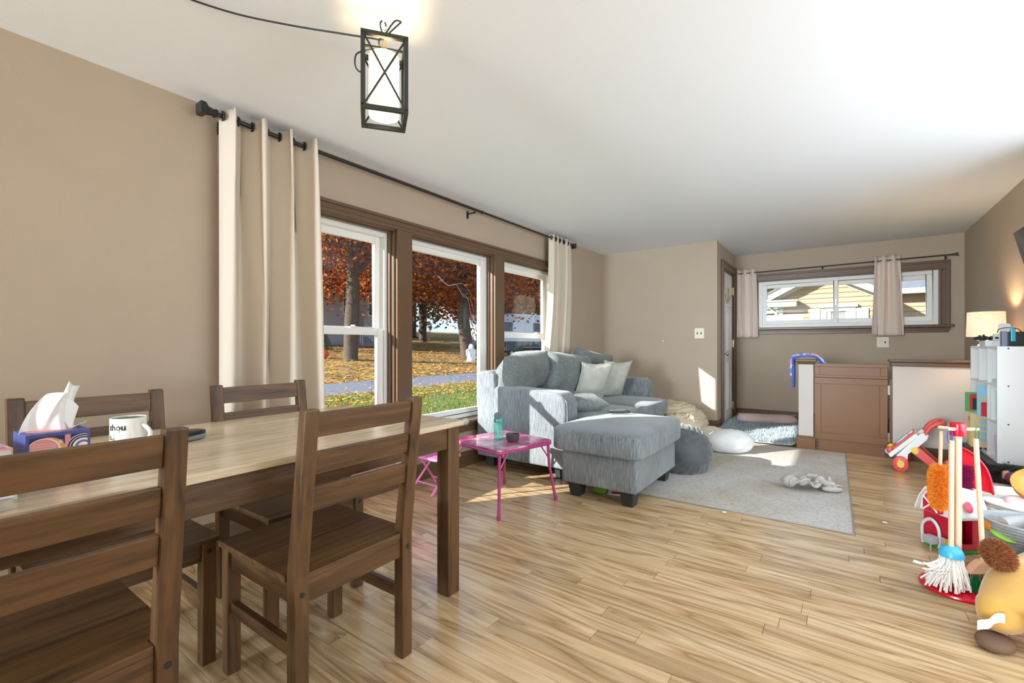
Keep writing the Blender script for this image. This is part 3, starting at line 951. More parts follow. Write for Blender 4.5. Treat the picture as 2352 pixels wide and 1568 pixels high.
nt.links.new(mp.outputs[0], tn.inputs['Vector'])
co = ramp(nt, tn.outputs[0], [(0.3, (1.0, 0.82, 0.50, 1)), (0.6, (1.0, 0.92, 0.70, 1))])
nt.links.new(co, b.inputs['Emission Color'])
nt.links.new(co, b.inputs['Base Color'])
b.inputs['Emission Strength'].default_value = 0.62
SHADE = m
sh = MB().lathe([(0.056, lz0 + 0.008), (0.056, lz1 - 0.035)], 40)
sh.f = [f for f in sh.f if len(f) == 4]
sh.build('shade', SHADE, pend, smooth=True, solid=0.0015)
MB().lathe([(0, lz0 + 0.012), (0.0545, lz0 + 0.012), (0.0545, lz0 + 0.015), (0, lz0 + 0.015)], 36).build('diffuser', mat('diffuser_glow', (1, 0.97, 0.88, 1), 0.5, emit=(1, 0.95, 0.82, 1), estr=1.6), pend)
MB().lathe([(0.012, lz1 - 0.036), (0.012, lz1), (0.008, lz1 + 0.012), (0.004, lz1 + 0.03), (0.0, lz1 + 0.03)], 14).build('stem', BRASS, pend)
for (a, b_) in (((-0.056, 0), (0.056, 0)), ((0, -0.056), (0, 0.056))):
    MB().tube([(a[0], a[1], lz1 - 0.036), (b_[0], b_[1], lz1 - 0.036)], 0.002, 6).build('spider', BRASS, pend)
hk = MB().tube([(0.008 * math.sin(2 * PI * k / 14), 0, lz1 + 0.04 + 0.012 * math.cos(2 * PI * k / 14)) for k in range(15)], 0.0015, 6)
hk.build('hanging_ring', CHROME, pend)
lamp_l = add_light('pendant_bulb', 'POINT', (lx, ly, 2.12), (0, 0, 0), 2.0, (1, 0.86, 0.62))
lamp_l.data.shadow_soft_size = 0.04
hook = thing('ceiling_hook', 'white plastic swag hook screwed into the ceiling above the lantern', 'hook', (lx, ly, H))
MB().lathe([(0.019, 0), (0.019, -0.006), (0.010, -0.014), (0.007, -0.03), (0.006, -0.05), (0, -0.05)], 18).build('canopy', WHITE_TRIM, hook, smooth='auto')
MB().tube([(0, 0, -0.048), (0.0, 0, -0.055)] + [(0.010 * math.sin(a), 0, -0.067 + 0.012 * math.cos(a)) for a in [0.2 + 4.4 * k / 12 for k in range(13)]], 0.0022, 6).build('hook_wire', CHROME, hook)
mk = MB().tube([(0.035 + 0.03 * math.cos(2 * PI * k / 36), -0.02 + 0.03 * math.sin(2 * PI * k / 36), -0.0004) for k in range(37)], 0.0012, 6, False)
mk.build('filled_ring', mat('ceiling_patch', (0.74, 0.74, 0.74, 1), 0.7), ceiling, loc=(lx, ly, H))

def smooth_path(pts, k=6):
    out = []
    P_ = [Vector(p) for p in pts]
    for i in range(len(P_) - 1):
        p0, p1, p2, p3 = P_[max(i - 1, 0)], P_[i], P_[i + 1], P_[min(i + 2, len(P_) - 1)]
        for j in range(k):
            t = j / k
            out.append(0.5 * ((2 * p1) + (p2 - p0) * t + (2 * p0 - 5 * p1 + 4 * p2 - p3) * t * t + (3 * p1 - p0 - 3 * p2 + p3) * t ** 3))
    out.append(P_[-1])
    return out
cord = thing('lamp_cord', 'black flat cord swagged across the ceiling to the lantern', 'cord')
CORD = mat('cord_black', (0.012, 0.012, 0.012, 1), 0.5)
hz = H - 0.07
rx, ry = math.sin(R(35.75)), -math.cos(R(35.75))
def loc_(s, dz, d=0):
    return (lx + rx * s + d * 0.81, ly + ry * s + d * 0.58, hz + dz)
MB().tube(smooth_path([(0.60, 1.99, H - 0.004), (0.707, 1.946, H - 0.010), (0.82, 1.86, H - 0.028), (0.95, 1.72, H - 0.052), (1.05, 1.57, H - 0.085), loc_(-0.05, -0.04), loc_(-0.01, -0.045), loc_(0.02, -0.02), loc_(0.055, 0.012), loc_(0.064, 0.022), loc_(0.04, 0.024), loc_(0.0, -0.03), loc_(-0.02, -0.05), loc_(-0.022, -0.07, 0.03)], 8), 0.0035, 6).build('cord', CORD, cord, smooth=True)
MB().tube(smooth_path([loc_(0.0, -0.035), loc_(-0.012, -0.005), loc_(-0.014, 0.02), loc_(0.0, 0.026), loc_(0.008, 0.006)], 8), 0.003, 6).build('cord_loop', CORD, cord, smooth=True)
MB().tube(smooth_path([loc_(-0.022, -0.06, 0.03), loc_(-0.06, -0.085), loc_(-0.105, -0.10), loc_(-0.112, -0.14), loc_(-0.10, -0.165), loc_(-0.085, -0.17)], 8), 0.003, 6).build('cord_loop', CORD, cord, smooth=True)

# ------------------------------------------------------------------ curtains
def curtain(name, label, group, o, along, out, wt, wb, z0, z1, folds, amp, m, off_b=0.0, flare=None, seed=1, thick=0.0025, nz=26, phase=0.0, bot_amp=1.0):
    """o: left end at the rod; along/out unit vectors; wt, wb widths top and bottom"""
    o, al, ou = Vector(o), Vector(along), Vector(out)
    rg = random.Random(seed)
    ph = [rg.uniform(-0.5, 0.5) for _ in range(64)]
    def fn(u, v):
        u = u + 0.030 * math.sin(u * 2 * PI * 1.5 + seed) * (1 - v * 0.3)
        w = wt + (wb - wt) * v ** 0.8
        st = off_b * v ** 0.9 + (flare(v) if flare else 0.0)
        q = u * folds * 2 * PI + phase
        k = int(u * folds)
        a = amp * (0.75 + 0.4 * ph[k % 64]) * (1 - (1 - bot_amp) * v)
        side = 0.35 * amp * math.sin(2 * q) * (0.5 + 0.5 * math.sin(3 * v + ph[(k + 3) % 64] * 6))
        dd = a * math.sin(q + 0.6 * v * ph[(k + 7) % 64]) + 0.012 * math.sin(7 * u + 2.2 * v) * v
        p = o + al * (st + w * u + side) + ou * dd
        zt = z1 + 0.008 * math.sin(q)
        return (p.x, p.y, zt + (z0 - zt) * v)
    t = thing(name, label, 'curtain', (o.x, o.y, z0), group=group)
    mb = MB().grid(fn, max(int(folds * 14), 24), nz)
    mb.v = [(p[0] - o.x, p[1] - o.y, p[2] - z0) for p in mb.v]
    mb.build('cloth', m, t, smooth=True, solid=thick)
    return t, fn, (o.x, o.y, z0)
m, nt, b = newmat('beige_curtain')
b.inputs['Base Color'].default_value = srgb(220, 208, 190)
b.inputs['Roughness'].default_value = 0.75
tr = N(nt, 'ShaderNodeBsdfTranslucent'); tr.inputs[0].default_value = srgb(216, 204, 186)
mxs = N(nt, 'ShaderNodeMixShader', i_0=0.12)
nt.links.new(b.outputs[0], mxs.inputs[1]); nt.links.new(tr.outputs[0], mxs.inputs[2])
nt.links.new(mxs.outputs[0], nt.nodes['Material Output'].inputs[0])
CUR = m
m, nt, b = newmat('pink_beige_curtain')
b.inputs['Base Color'].default_value = srgb(226, 210, 198)
b.inputs['Roughness'].default_value = 0.75
PCUR = m
ry_, rz_ = 2.675, 2.318
tL, fL, oL = curtain('long_curtain', 'long beige grommet curtain gathered at the left end of the rod', 'beige curtains on the long rod', (1.085, ry_, 0), (1, 0, 0), (0, -1, 0), 0.485, 0.565, 0.22, 2.352, 3.2, 0.088, CUR, off_b=-0.02, seed=5, phase=0.4, nz=30)
tR, fR, oR = curtain('long_curtain', 'long beige curtain falling behind the sofa at the right window', 'beige curtains on the long rod', (4.455, ry_, 0), (1, 0, 0), (0, -1, 0), 0.50, 0.57, 0.25, 2.352, 5.2, 0.048, CUR, flare=lambda v: -0.15 * min(v / 0.72, 1) ** 2.2, seed=9, phase=-0.9, nz=30)
def grommet(t, o, x, y, z, axis, m, r=0.022):
    pts = [(r * math.cos(2 * PI * k / 20), r * math.sin(2 * PI * k / 20)) for k in range(21)]
    if axis == 'x':
        P_ = [(x - o[0], y + a - o[1], z + c - o[2]) for a, c in pts]
    else:
        P_ = [(x - o[0] + a, y - o[1], z + c - o[2]) for a, c in pts]
    MB().tube(P_, 0.006, 6).build('grommet', m, t, smooth=True)
def crossings(fn, ref):
    out, prev = [], None
    for k in range(401):
        p = fn(k / 400, 0.02)
        if prev and (prev[1] - ref) * (p[1] - ref) < 0:
            out.append((p[0] + prev[0]) / 2)
        prev = p
    return out
for xx in crossings(fL, ry_):
    grommet(tL, oL, xx, ry_, rz_, 'x', BLACK)
for xx in crossings(fR, ry_):
    grommet(tR, oR, xx, ry_, rz_, 'x', BLACK)
rod = thing('curtain_rod', 'long black curtain rod under the ceiling along the window wall', 'rod', (3.0, ry_, rz_))
MB().tube([(-2.0, 0, 0), (0.25, 0, 0)], 0.0125, 12).build('pole', BLACK, rod, smooth='auto')
MB().tube([(0.2, 0, 0), (1.96, 0, 0)], 0.0105, 12).build('inner_pole', BLACK, rod, smooth='auto')
MB().lathe([(0.014, 0), (0.016, 0.004), (0.016, 0.012), (0.014, 0.016)], 14).build('joint_collar', BLACK, rod, loc=(0.24, 0, 0), rot=(0, PI / 2, 0))
for s_ in (-1, 1):
    e = 1.95 * s_
    fin = MB()
    def sq(h, x): return [(x, -h, -h), (x, h, -h), (x, h, h), (x, -h, h)]
    for (h0, a0), (h1, a1) in zip([(0.014, 0), (0.018, 0.01), (0.013, 0.022), (0.017, 0.045), (0.030, 0.062), (0.030, 0.085)], [(0.018, 0.01), (0.013, 0.022), (0.017, 0.045), (0.030, 0.062), (0.030, 0.085), (0.022, 0.092)]):
        fin.hexa(sq(h0, e + s_ * a0), sq(h1, e + s_ * a1))
    fin.build('finial', BLACK, rod)
for xb in (-1.905, 0.15, 1.90):
    MB().box((xb - 0.008, 0.085, -0.065), (xb + 0.008, 0.0995, 0.0)).box((xb - 0.005, 0.012, -0.03), (xb + 0.005, 0.09, -0.02)).tube([(xb, 0.0, -0.026), (xb, 0.0, -0.013)], 0.006, 8).box((xb - 0.005, 0.0, -0.03), (xb + 0.005, 0.02, -0.018)).build('bracket', BLACK, rod)

# short curtains on the far wall
rxf, rzf = XF - 0.075, 2.125
rod2 = thing('curtain_rod', 'thin black curtain rod above the sliding window', 'rod', (rxf, 0, rzf))
MB().tube([(0, 1.20, -0.008), (0, -1.03, 0.016)], 0.007, 10).build('pole', BLACK, rod2, smooth='auto')
MB().lathe([(0.008, 0), (0.011, 0.006), (0.008, 0.014), (0.010, 0.024), (0.019, 0.05), (0.019, 0.056), (0, 0.058)], 16).build('finial', BLACK, rod2, smooth='auto', loc=(0, -1.03, 0.016), rot=(PI / 2, 0, 0))
for yb in (0.20, -0.985):
    MB().box((0.06, yb - 0.006, -0.05), (0.075, yb + 0.006, 0.01)).box((0.0, yb - 0.004, -0.024), (0.062, yb + 0.004, -0.014)).tube([(0, yb, -0.02), (0, yb, 0.0)], 0.005, 8).build('bracket', BLACK, rod2)
tA, fA, oA = curtain('short_curtain', 'short pinkish curtain at the left of the sliding window beside the door', 'short curtains of the sliding window', (rxf, 1.215, 0), (0, -1, 0), (-1, 0, 0), 0.245, 0.275, 1.205, 2.172, 2.6, 0.028, PCUR, off_b=0.0, seed=3, phase=1.2)
tB, fB, oB = curtain('short_curtain', 'short pinkish curtain hanging in the middle right of the sliding window', 'short curtains of the sliding window', (rxf, -0.345, 0), (0, -1, 0), (-1, 0, 0), 0.225, 0.30, 1.215, 2.19, 2.6, 0.034, PCUR, off_b=-0.03, seed=4, phase=2.0)
def grommet_y(t, o, y, z, m, r=0.019):
    MB().tube([(rxf + r * math.cos(2 * PI * k / 20) - o[0], y - o[1], z + r * math.sin(2 * PI * k / 20) - o[2]) for k in range(21)], 0.005, 6).build('grommet', m, t, smooth=True)
for k in range(5):
    grommet_y(tA, oA, 0.985 + k * 0.052, rzf - 0.004, CHROME)
    grommet_y(tB, oB, -0.375 - k * 0.045, rzf + 0.008, CHROME)

# ------------------------------------------------------------------ sofa
def chenille(name, c0, c1, st=(60, 60, 5)):
    m, nt, b = newmat(name)
    tc = N(nt, 'ShaderNodeTexCoord')
    mp = N(nt, 'ShaderNodeMapping'); mp.inputs['Scale'].default_value = st
    nt.links.new(tc.outputs['Object'], mp.inputs[0])
    t1 = N(nt, 'ShaderNodeTexNoise', i_Scale=2.2, i_Detail=5.0, i_Roughness=0.7)
    nt.links.new(mp.outputs[0], t1.inputs['Vector'])
    t2 = N(nt, 'ShaderNodeTexNoise', i_Scale=3.0, i_Detail=2.0)
    nt.links.new(tc.outputs['Object'], t2.inputs['Vector'])
    ma = N(nt, 'ShaderNodeMath', operation='MULTIPLY_ADD', i_1=0.35)
    nt.links.new(t2.outputs[0], ma.inputs[0]); nt.links.new(t1.outputs[0], ma.inputs[2])
    o = ramp(nt, ma.outputs[0], [(0.45, c0), (0.9, c1)])
    nt.links.new(o, b.inputs['Base Color'])
    b.inputs['Roughness'].default_value = 0.85
    b.inputs['Sheen Weight'].default_value = 0.3
    bp = N(nt, 'ShaderNodeBump', i_Strength=0.25, i_Distance=0.004)
    nt.links.new(t1.outputs[0], bp.inputs['Height'])
    nt.links.new(bp.outputs[0], b.inputs['Normal'])
    return m
SOFA = chenille('grey_chenille', srgb(72, 80, 86), srgb(152, 160, 164))
SOFAD = chenille('grey_velvet_chenille', srgb(78, 85, 86), srgb(128, 134, 132), (25, 25, 25))
FOOT = mat('black_plastic_foot', (0.03, 0.032, 0.034, 1), 0.5)

def pillow_fn(hx, hy, hz, seed=0, pinch=0.12, wr=0.012, ws=7.0, pw=0.55):
    """square pillow lying in xy, thickness hz; returns MB"""
    mb = MB()
    off = Vector((seed * 3.1, seed * 1.7, 0))
    for sg in (1, -1):
        def fn(u, v, sg=sg):
            a, c = 2 * u - 1, 2 * v - 1
            t = max((1 - a * a) * (1 - c * c), 0) ** pw
            e = 1 - pinch * ((1 - a * a) * abs(c) ** 2) 
            e2 = 1 - pinch * ((1 - c * c) * abs(a) ** 2)
            n_ = fbm(Vector((a * hx, c * hy, sg * 0.3)) + off, ws) * wr
            edge = min(1, t * 3)
            return (a * hx * e2, c * hy * e, sg * (hz * t) + n_ * edge)
        mb.grid(fn, 24, 24)
    return mb

def box_cushion(sx, sy, sz, seed=0, r=0.25, crown=0.03, wr=0.006, ws=5.0, nu=40, nv=20):
    off = Vector((seed * 2.3, seed, 0))
    def f(p):
        k = (1 - (p.x / sx) ** 2) * (1 - (p.y / sy) ** 2)
        q = Vector(p)
        if p.z > 0:
            q.z += crown * max(k, 0)
        n_ = fbm(p + off, ws) * wr
        return q + q.normalized() * n_
    return MB().ell((0, 0, 0), (sx, sy, sz), nu, nv, r, r, f=f)

sofa = thing('sofa', 'grey chenille sofa with loose back cushions under the windows', 'sofa', (3.2, 1.6, 0))
# local: x 0..2.12, y 0 (front) .. 1.12 (back)
MB().box((0.02, 0.14, 0.10), (2.10, 1.08, 0.35)).build('base', SOFA, sofa, bev=0.02)
MB().box((0.20, 0.06, 0.11), (1.92, 0.16, 0.34)).build('front_rail', SOFA, sofa, bev=0.018)
MB().prism([(0.86, 0.10), (0.90, 0.84), (0.95, 0.875), (1.06, 0.865), (1.10, 0.82), (1.10, 0.10)], 0, 0.0, 2.12).build('back_frame', SOFA, sofa, bev=0.022, seg=3, smooth='auto')
def arm_poly():
    p = [(0.18, 0.10), (0.18, 0.60)]
    p += [(0.18 + 0.10 * (1 - math.cos(a)), 0.60 + 0.115 * math.sin(a)) for a in [PI / 2 * k / 6 for k in range(1, 7)]]
    p += [(0.60, 0.725), (0.88, 0.735), (0.92, 0.70), (0.92, 0.10)]
    return p
for xa in (0.0, 1.90):
    MB().prism(arm_poly(), 0, xa, xa + 0.22).build('arm', SOFA, sofa, bev=0.035, seg=4, smooth='auto')
    MB().tube(smooth_path([(xa + 0.015, 0.172, 0.12), (xa + 0.015, 0.172, 0.58), (xa + 0.02, 0.2, 0.66), (xa + 0.03, 0.3, 0.713)], 5), 0.006, 6).build('piping', SOFA, sofa, smooth=True)
for k, (xa, xb) in enumerate(((0.20, 1.13), (1.135, 1.97))):
    hx, hy = (xb - xa) / 2, 0.475
    box_cushion(hx, hy, 0.085, k, 0.28, 0.025).build('seat_cushion', SOFA, sofa, smooth=True, loc=((xa + xb) / 2, 0.425 if k == 0 else 0.41, 0.425))
bc = [((0.37, 0.85, 0.845), (R(-60), R(-4), R(5)), (0.355, 0.20, 0.155), 1), ((0.98, 0.78, 0.745), (R(-66), R(4), R(-5)), (0.36, 0.29, 0.165), 2), ((1.60, 0.80, 0.76), (R(-66), R(8), R(-8)), (0.36, 0.29, 0.16), 3)]
for loc, rot, (hx, hy, hz), sd in bc:
    pillow_fn(hx, hy, hz, sd, 0.04, 0.035, 4.0, 0.30).build('back_cushion', SOFAD, sofa, smooth=True, loc=loc, rot=rot)
for xa, ya in ((0.06, 0.22), (1.95, 0.22), (0.06, 0.95), (1.95, 0.95)):
    MB().hexa([(xa + 0.015, ya + 0.01, 0), (xa + 0.10, ya + 0.01, 0), (xa + 0.10, ya + 0.09, 0), (xa + 0.015, ya + 0.09, 0)], [(xa, ya, 0.105), (xa + 0.115, ya, 0.105), (xa + 0.115, ya + 0.1, 0.105), (xa, ya + 0.1, 0.105)]).build('foot', FOOT, sofa)

# ------------------------------------------------------------------ ottoman
ot = thing('ottoman', 'grey chenille ottoman with a thick cushion in front of the sofa', 'ottoman', (2.93, 1.10, 0))
MB().box((0, 0, 0.105), (0.88, 0.56, 0.335)).build('base', SOFA, ot, bev=0.016, seg=3, smooth='auto')
MB().tube([(0.004, 0.0, 0.25), (0.004, 0.55, 0.25)], 0.0035, 6).build('welt', SOFA, ot)
box_cushion(0.505, 0.345, 0.088, 5, 0.22, 0.022, 0.004).build('cushion', SOFA, ot, smooth=True, loc=(0.425, 0.285, 0.425))
for xa, ya in ((0.03, 0.03), (0.03, 0.43), (0.73, 0.03), (0.73, 0.43)):
    z0 = 0.0 if xa < 0.3 else 0.008
    MB().hexa([(xa + 0.02, ya + 0.012, z0), (xa + 0.105, ya + 0.012, z0), (xa + 0.105, ya + 0.085, z0), (xa + 0.02, ya + 0.085, z0)], [(xa, ya, 0.107), (xa + 0.125, ya, 0.107), (xa + 0.125, ya + 0.1, 0.107), (xa, ya + 0.1, 0.107)]).build('foot', FOOT, ot, bev=0.004)

# throw pillows
PW = mat('pale_grey_linen', srgb(184, 184, 174), 0.85, var=0.10, vscale=20, bump=0.1, bscale=200)
def throw(label, loc, rot, h, mm, seed, piping=True, hz=0.085, nm='throw_pillow'):
    t = thing(nm, label, 'pillow', loc, rot, 'throw pillows on the sofa')
    pillow_fn(h[0], h[1], hz, seed, 0.14, 0.010, 8.0, 0.5).build('cover', mm, t, smooth=True)
    if piping:
        P_ = []
        for k in range(81):
            s_ = k / 80 * 4
            q = int(s_) % 4
            f_ = s_ - int(s_)
            a = -1 + 2 * f_
            c = [(a, -1), (1, a), (-a, 1), (-1, -a)][q]
            e = 1 - 0.14 * (1 - c[0] ** 2) * c[1] ** 2
            e2 = 1 - 0.14 * (1 - c[1] ** 2) * c[0] ** 2
            P_.append((c[0] * h[0] * e2, c[1] * h[1] * e, 0))
        MB().tube(P_, 0.005, 6, False).build('piping', mm, t, smooth=True)
    return t
throw('pale grey throw pillow with piping, left of the pair leaning on the sofa back', (4.38, 2.11, 0.715), (R(-66), R(0), R(-26)), (0.205, 0.23), PW, 1)
throw('pale grey throw pillow, right of the pair leaning on the sofa back', (4.76, 2.05, 0.72), (R(-68), R(2), R(-24)), (0.20, 0.225), PW, 2)
throw('small dark grey pillow lying flat on the sofa seat beside the left arm', (3.645, 1.86, 0.60), (R(4), R(2), R(-30)), (0.185, 0.18), SOFAD, 3, False, 0.085)

# remote control
t = thing('remote_control', 'black remote control lying on the sunlit ottoman', 'remote', (3.60, 1.50, 0.536), (0, R(0), R(-52)))
MB().ell((0, 0, 0.010), (0.095, 0.024, 0.011), 28, 10, 0.4, 0.45).build('body', mat('black_plastic', (0.02, 0.02, 0.022, 1), 0.35), t, smooth=True)
for i in range(9):
    for j in range(3):
        MB().box((-0.075 + i * 0.015, -0.012 + j * 0.010, 0.019), (-0.067 + i * 0.015, -0.006 + j * 0.010, 0.0225)).build('button', mat('grey_button', (0.35, 0.35, 0.36, 1), 0.5) if (i, j) != (0, 1) else mat('red_button', srgb(200, 50, 40), 0.5), t)

# ------------------------------------------------------------------ rugs
m, nt, b = newmat('faded_rug')
tc = N(nt, 'ShaderNodeTexCoord')
t1 = N(nt, 'ShaderNodeTexNoise', i_Scale=1.5, i_Detail=2.0)
nt.links.new(tc.outputs['Object'], t1.inputs['Vector'])
mp = N(nt, 'ShaderNodeMapping'); mp.inputs['Scale'].default_value = (60, 22, 1)
nt.links.new(tc.outputs['Object'], mp.inputs[0])
t2 = N(nt, 'ShaderNodeTexNoise', i_Scale=1.6, i_Detail=6.0, i_Roughness=0.75)
nt.links.new(mp.outputs[0], t2.inputs['Vector'])
vo = N(nt, 'ShaderNodeTexVoronoi', i_Scale=9.0, feature='DISTANCE_TO_EDGE')
nt.links.new(tc.outputs['Object'], vo.inputs['Vector'])
ca = ramp(nt, t1.outputs[0], [(0.40, srgb(206, 204, 202)), (0.66, srgb(184, 176, 160))])
cb = ramp(nt, t2.outputs[0], [(0.34, srgb(130, 126, 116)), (0.48, (1, 1, 1, 1))])
cc = ramp(nt, vo.outputs[0], [(0.0, (0.80, 0.80, 0.80, 1)), (0.06, (1, 1, 1, 1))])
q1 = N(nt, 'ShaderNodeMix', data_type='RGBA', blend_type='MULTIPLY'); q1.inputs[0].default_value = 0.75
nt.links.new(ca, q1.inputs[6]); nt.links.new(cb, q1.inputs[7])
q2 = N(nt, 'ShaderNodeMix', data_type='RGBA', blend_type='MULTIPLY'); q2.inputs[0].default_value = 0.6
nt.links.new(q1.outputs[2], q2.inputs[6]); nt.links.new(cc, q2.inputs[7])
nt.links.new(q2.outputs[2], b.inputs['Base Color'])
b.inputs['Roughness'].default_value = 0.95
bp = N(nt, 'ShaderNodeBump', i_Strength=0.4, i_Distance=0.004)
nt.links.new(t2.outputs[0], bp.inputs['Height']); nt.links.new(bp.outputs[0], b.inputs['Normal'])
RUG = m
rug = thing('area_rug', 'pale grey and beige faded low-pile rug before the sofa', 'rug', (3.3, -0.06, 0), (0, 0, R(0.6)))
MB().box((0, 0, 0.0005), (2.40, 1.75, 0.008)).build('pile', RUG, rug, bev=0.002)
EDGE = mat('rug_binding', srgb(150, 148, 142), 0.9)
for a, b_ in (((0, 0), (2.4, 0)), ((0, 0), (0, 1.75)), ((2.4, 0), (2.4, 1.75)), ((0, 1.75), (2.4, 1.75))):
    MB().tube([(a[0], a[1], 0.0055), (b_[0], b_[1], 0.0055)], 0.005, 6).build('binding', EDGE, rug)

fl = thing('shag_rug', 'fluffy blue-grey shag rug by the front door', 'rug', (5.74, 0.40, 0))
def shag(u, v):
    xx, yy = u * 1.42, v * 0.80
    z = 0.018 + 0.035 * min(1, max(0, (u - 0.05) / 0.25)) + 0.02 * fbm((xx, yy, 0), 3) + 0.03 * max(0, u - 0.75) + 0.03 * max(0, v - 0.85) * 4
    cr = 0.10
    dx, dy_ = max(0, cr - xx), max(0, cr - yy)
    if dx > 0 and dy_ > 0:
        l = math.hypot(dx, dy_)
        if l > cr:
            xx, yy = cr - dx / l * cr, cr - dy_ / l * cr
    return (xx, yy, max(z, 0.008))
mb = MB().grid(shag, 44, 26)
top = list(mb.v)
SHAGB = mat('shag_backing', srgb(160, 176, 182), 0.95)
mb.build('backing', SHAGB, fl, smooth=True, solid=0.008)
SHAG = island_mat('shag_pile', [(0.0, srgb(104, 122, 132)), (0.5, srgb(184, 198, 202)), (1.0, srgb(220, 228, 230))], 0.9)
def shag_s(rg):
    u, v = rg.random(), rg.random()
    return shag(u, v), (0.2, 0, 1)
fur('pile', shag_s, 36000, 0.050, 0.0038, SHAG, fl, seed=4, jit=0.75)

# ------------------------------------------------------------------ floor cushions
def beanbag(name, label, cat, loc, rad, mm, seed, wr, ws, e1=0.75, rot=(0, 0, 0), flat=0.35, swirl=0.0, nu=96, nv=60, top=None, rip=0.0):
    off = Vector((seed * 5.1, seed * 2.2, seed))
    def f(p):
        d = p.normalized()
        a = math.atan2(d.y, d.x)
        q = Vector((d.x * ws, d.y * ws, d.z * ws * 1.6)) + off
        if swirl:
            c_, s_ = math.cos(swirl * d.z), math.sin(swirl * d.z)
            q = Vector((q.x * c_ - q.y * s_, q.x * s_ + q.y * c_, q.z))
        n_ = 1 - abs(mnoise.fractal(q, 0.9, 2.0, 2)) * 1.6
        p = p + d * (n_ - 0.5) * wr
        if rip:
            e_ = Vector((-0.62, -0.70, 0.35))
            w_ = e_.orthogonal().normalized()
            r2 = d.dot(e_.normalized())
            th = math.atan2(d.dot(w_.cross(e_.normalized())), d.dot(w_))
            p = p + d * rip * math.sin(24 * th + 6.0 * r2 + 2.5 * mnoise.noise(d * 3)) * (1 - abs(r2) ** 6)
        if top:
            p = top(p)
        zmin = -rad[2] * flat
        if p.z < zmin:
            p.z = zmin + (p.z - zmin) * 0.02
        return p
    t = thing(name, label, cat, loc, rot)
    MB().ell((0, 0, rad[2] * flat + 0.004), rad, nu, nv, e1, 0.95, f=f).build('cover', mm, t, smooth=True)
    return t
DKB = mat('dark_grey_velour', srgb(78, 84, 86), 0.6, var=0.12, vscale=9, sheen=0.5)
TAN = mat('tan_canvas', srgb(214, 200, 172), 0.85, var=0.04, vscale=5)
t = beanbag('bean_bag', 'dark grey velvety round floor cushion between the ottoman and the rug', 'bean bag', (4.17, 1.17, 0.008), (0.27, 0.27, 0.235), DKB, 2, 0.012, 1.6, 0.92, (0, 0, 0), 0.62, 0.0, rip=0.006)
P_ = [(0.28 * math.cos(a), 0.28 * math.sin(a), 0.10) for a in [2 * PI * k / 48 for k in range(49)]]
t = beanbag('bean_bag', 'large tan canvas bean bag slumped in the corner behind the sofa end', 'bean bag', (5.60, 1.66, 0.004), (0.40, 0.40, 0.30), TAN, 6, 0.045, 1.1, 0.9, (0, 0, R(-30)), 0.35, 0.6, rip=0.003, top=lambda p: Vector((p.x, p.y, p.z + 0.10 * max(0, p.y) - 0.10 * max(0, -p.x))))
t = beanbag('floor_pillow', 'tan lumpy pillow tied with a knot beside the sofa end', 'pillow', (5.12, 1.44, 0.01), (0.20, 0.24, 0.21), TAN, 8, 0.03, 1.4, 0.85, (0, 0, R(40)), 0.6, 0.6, rip=0.003)
MB().ell((-0.06, 0.05, 0.335), (0.03, 0.02, 0.018), 14, 8, f=lambda p: p + p.normalized() * 0.01 * mnoise.noise(p * 90)).build('knot', TAN, t, smooth=True)
CREAM = mat('cream_plush', srgb(228, 222, 208), 0.9, bump=0.15, bscale=120)
t = beanbag('plush_cushion', 'cream plush cushion lying beside the tan bean bag', 'cushion', (5.46, 1.20, 0.01), (0.20, 0.13, 0.10), CREAM, 3, 0.012, 2.5, 0.9, (0, 0, R(-25)), 0.7, 0, 40, 24)
WPL = mat('white_plush', srgb(240, 242, 244), 0.95, bump=0.15, bscale=140)
t = beanbag('plush_pillow', 'white plush whale-shaped pillow with a small fin on the rug edge', 'plush toy', (5.13, 0.93, 0.01), (0.235, 0.165, 0.125), WPL, 4, 0.010, 2.0, 0.9, (0, 0, R(-50)), 0.72, 0, 48, 28)
MB().ell((0.0, -0.155, 0.045), (0.03, 0.045, 0.018), 16, 10).build('fin', WPL, t, smooth=True, rot=(R(-8), 0, R(6)))
MB().ell((-0.24, 0.02, 0.07), (0.06, 0.07, 0.02), 16, 10).build('tail_fin', WPL, t, smooth=True)
PINKF = mat('pale_pink_fleece', srgb(232, 206, 204), 0.95, bump=0.2, bscale=150)
t = thing('body_pillow', 'long pale pink fleece pillow lying along the far baseboard', 'pillow', (6.90, 0.80, 0.105), (R(0), 0, R(-72)))
prof = [(0, -0.36), (0.05, -0.355), (0.085, -0.32), (0.098, -0.25), (0.092, -0.12), (0.082, -0.05), (0.086, 0.05), (0.09, 0.2), (0.078, 0.3), (0.05, 0.345), (0, 0.36)]
MB().lathe(prof, 28, Matrix.Rotation(PI / 2, 4, 'Y') @ Matrix.Diagonal((0.8, 1.15, 1, 1))).build('cover', PINKF, t, smooth=True)
def bp_s(rg):
    z = rg.uniform(-0.34, 0.34)
    a = rg.uniform(0, 2 * PI)
    r_ = 0.088
    return (z, r_ * 1.15 * math.sin(a), r_ * 0.8 * math.cos(a)), (0, math.sin(a), math.cos(a))
fur('fleece', bp_s, 6000, 0.014, 0.0015, PINKF, t, seed=8)

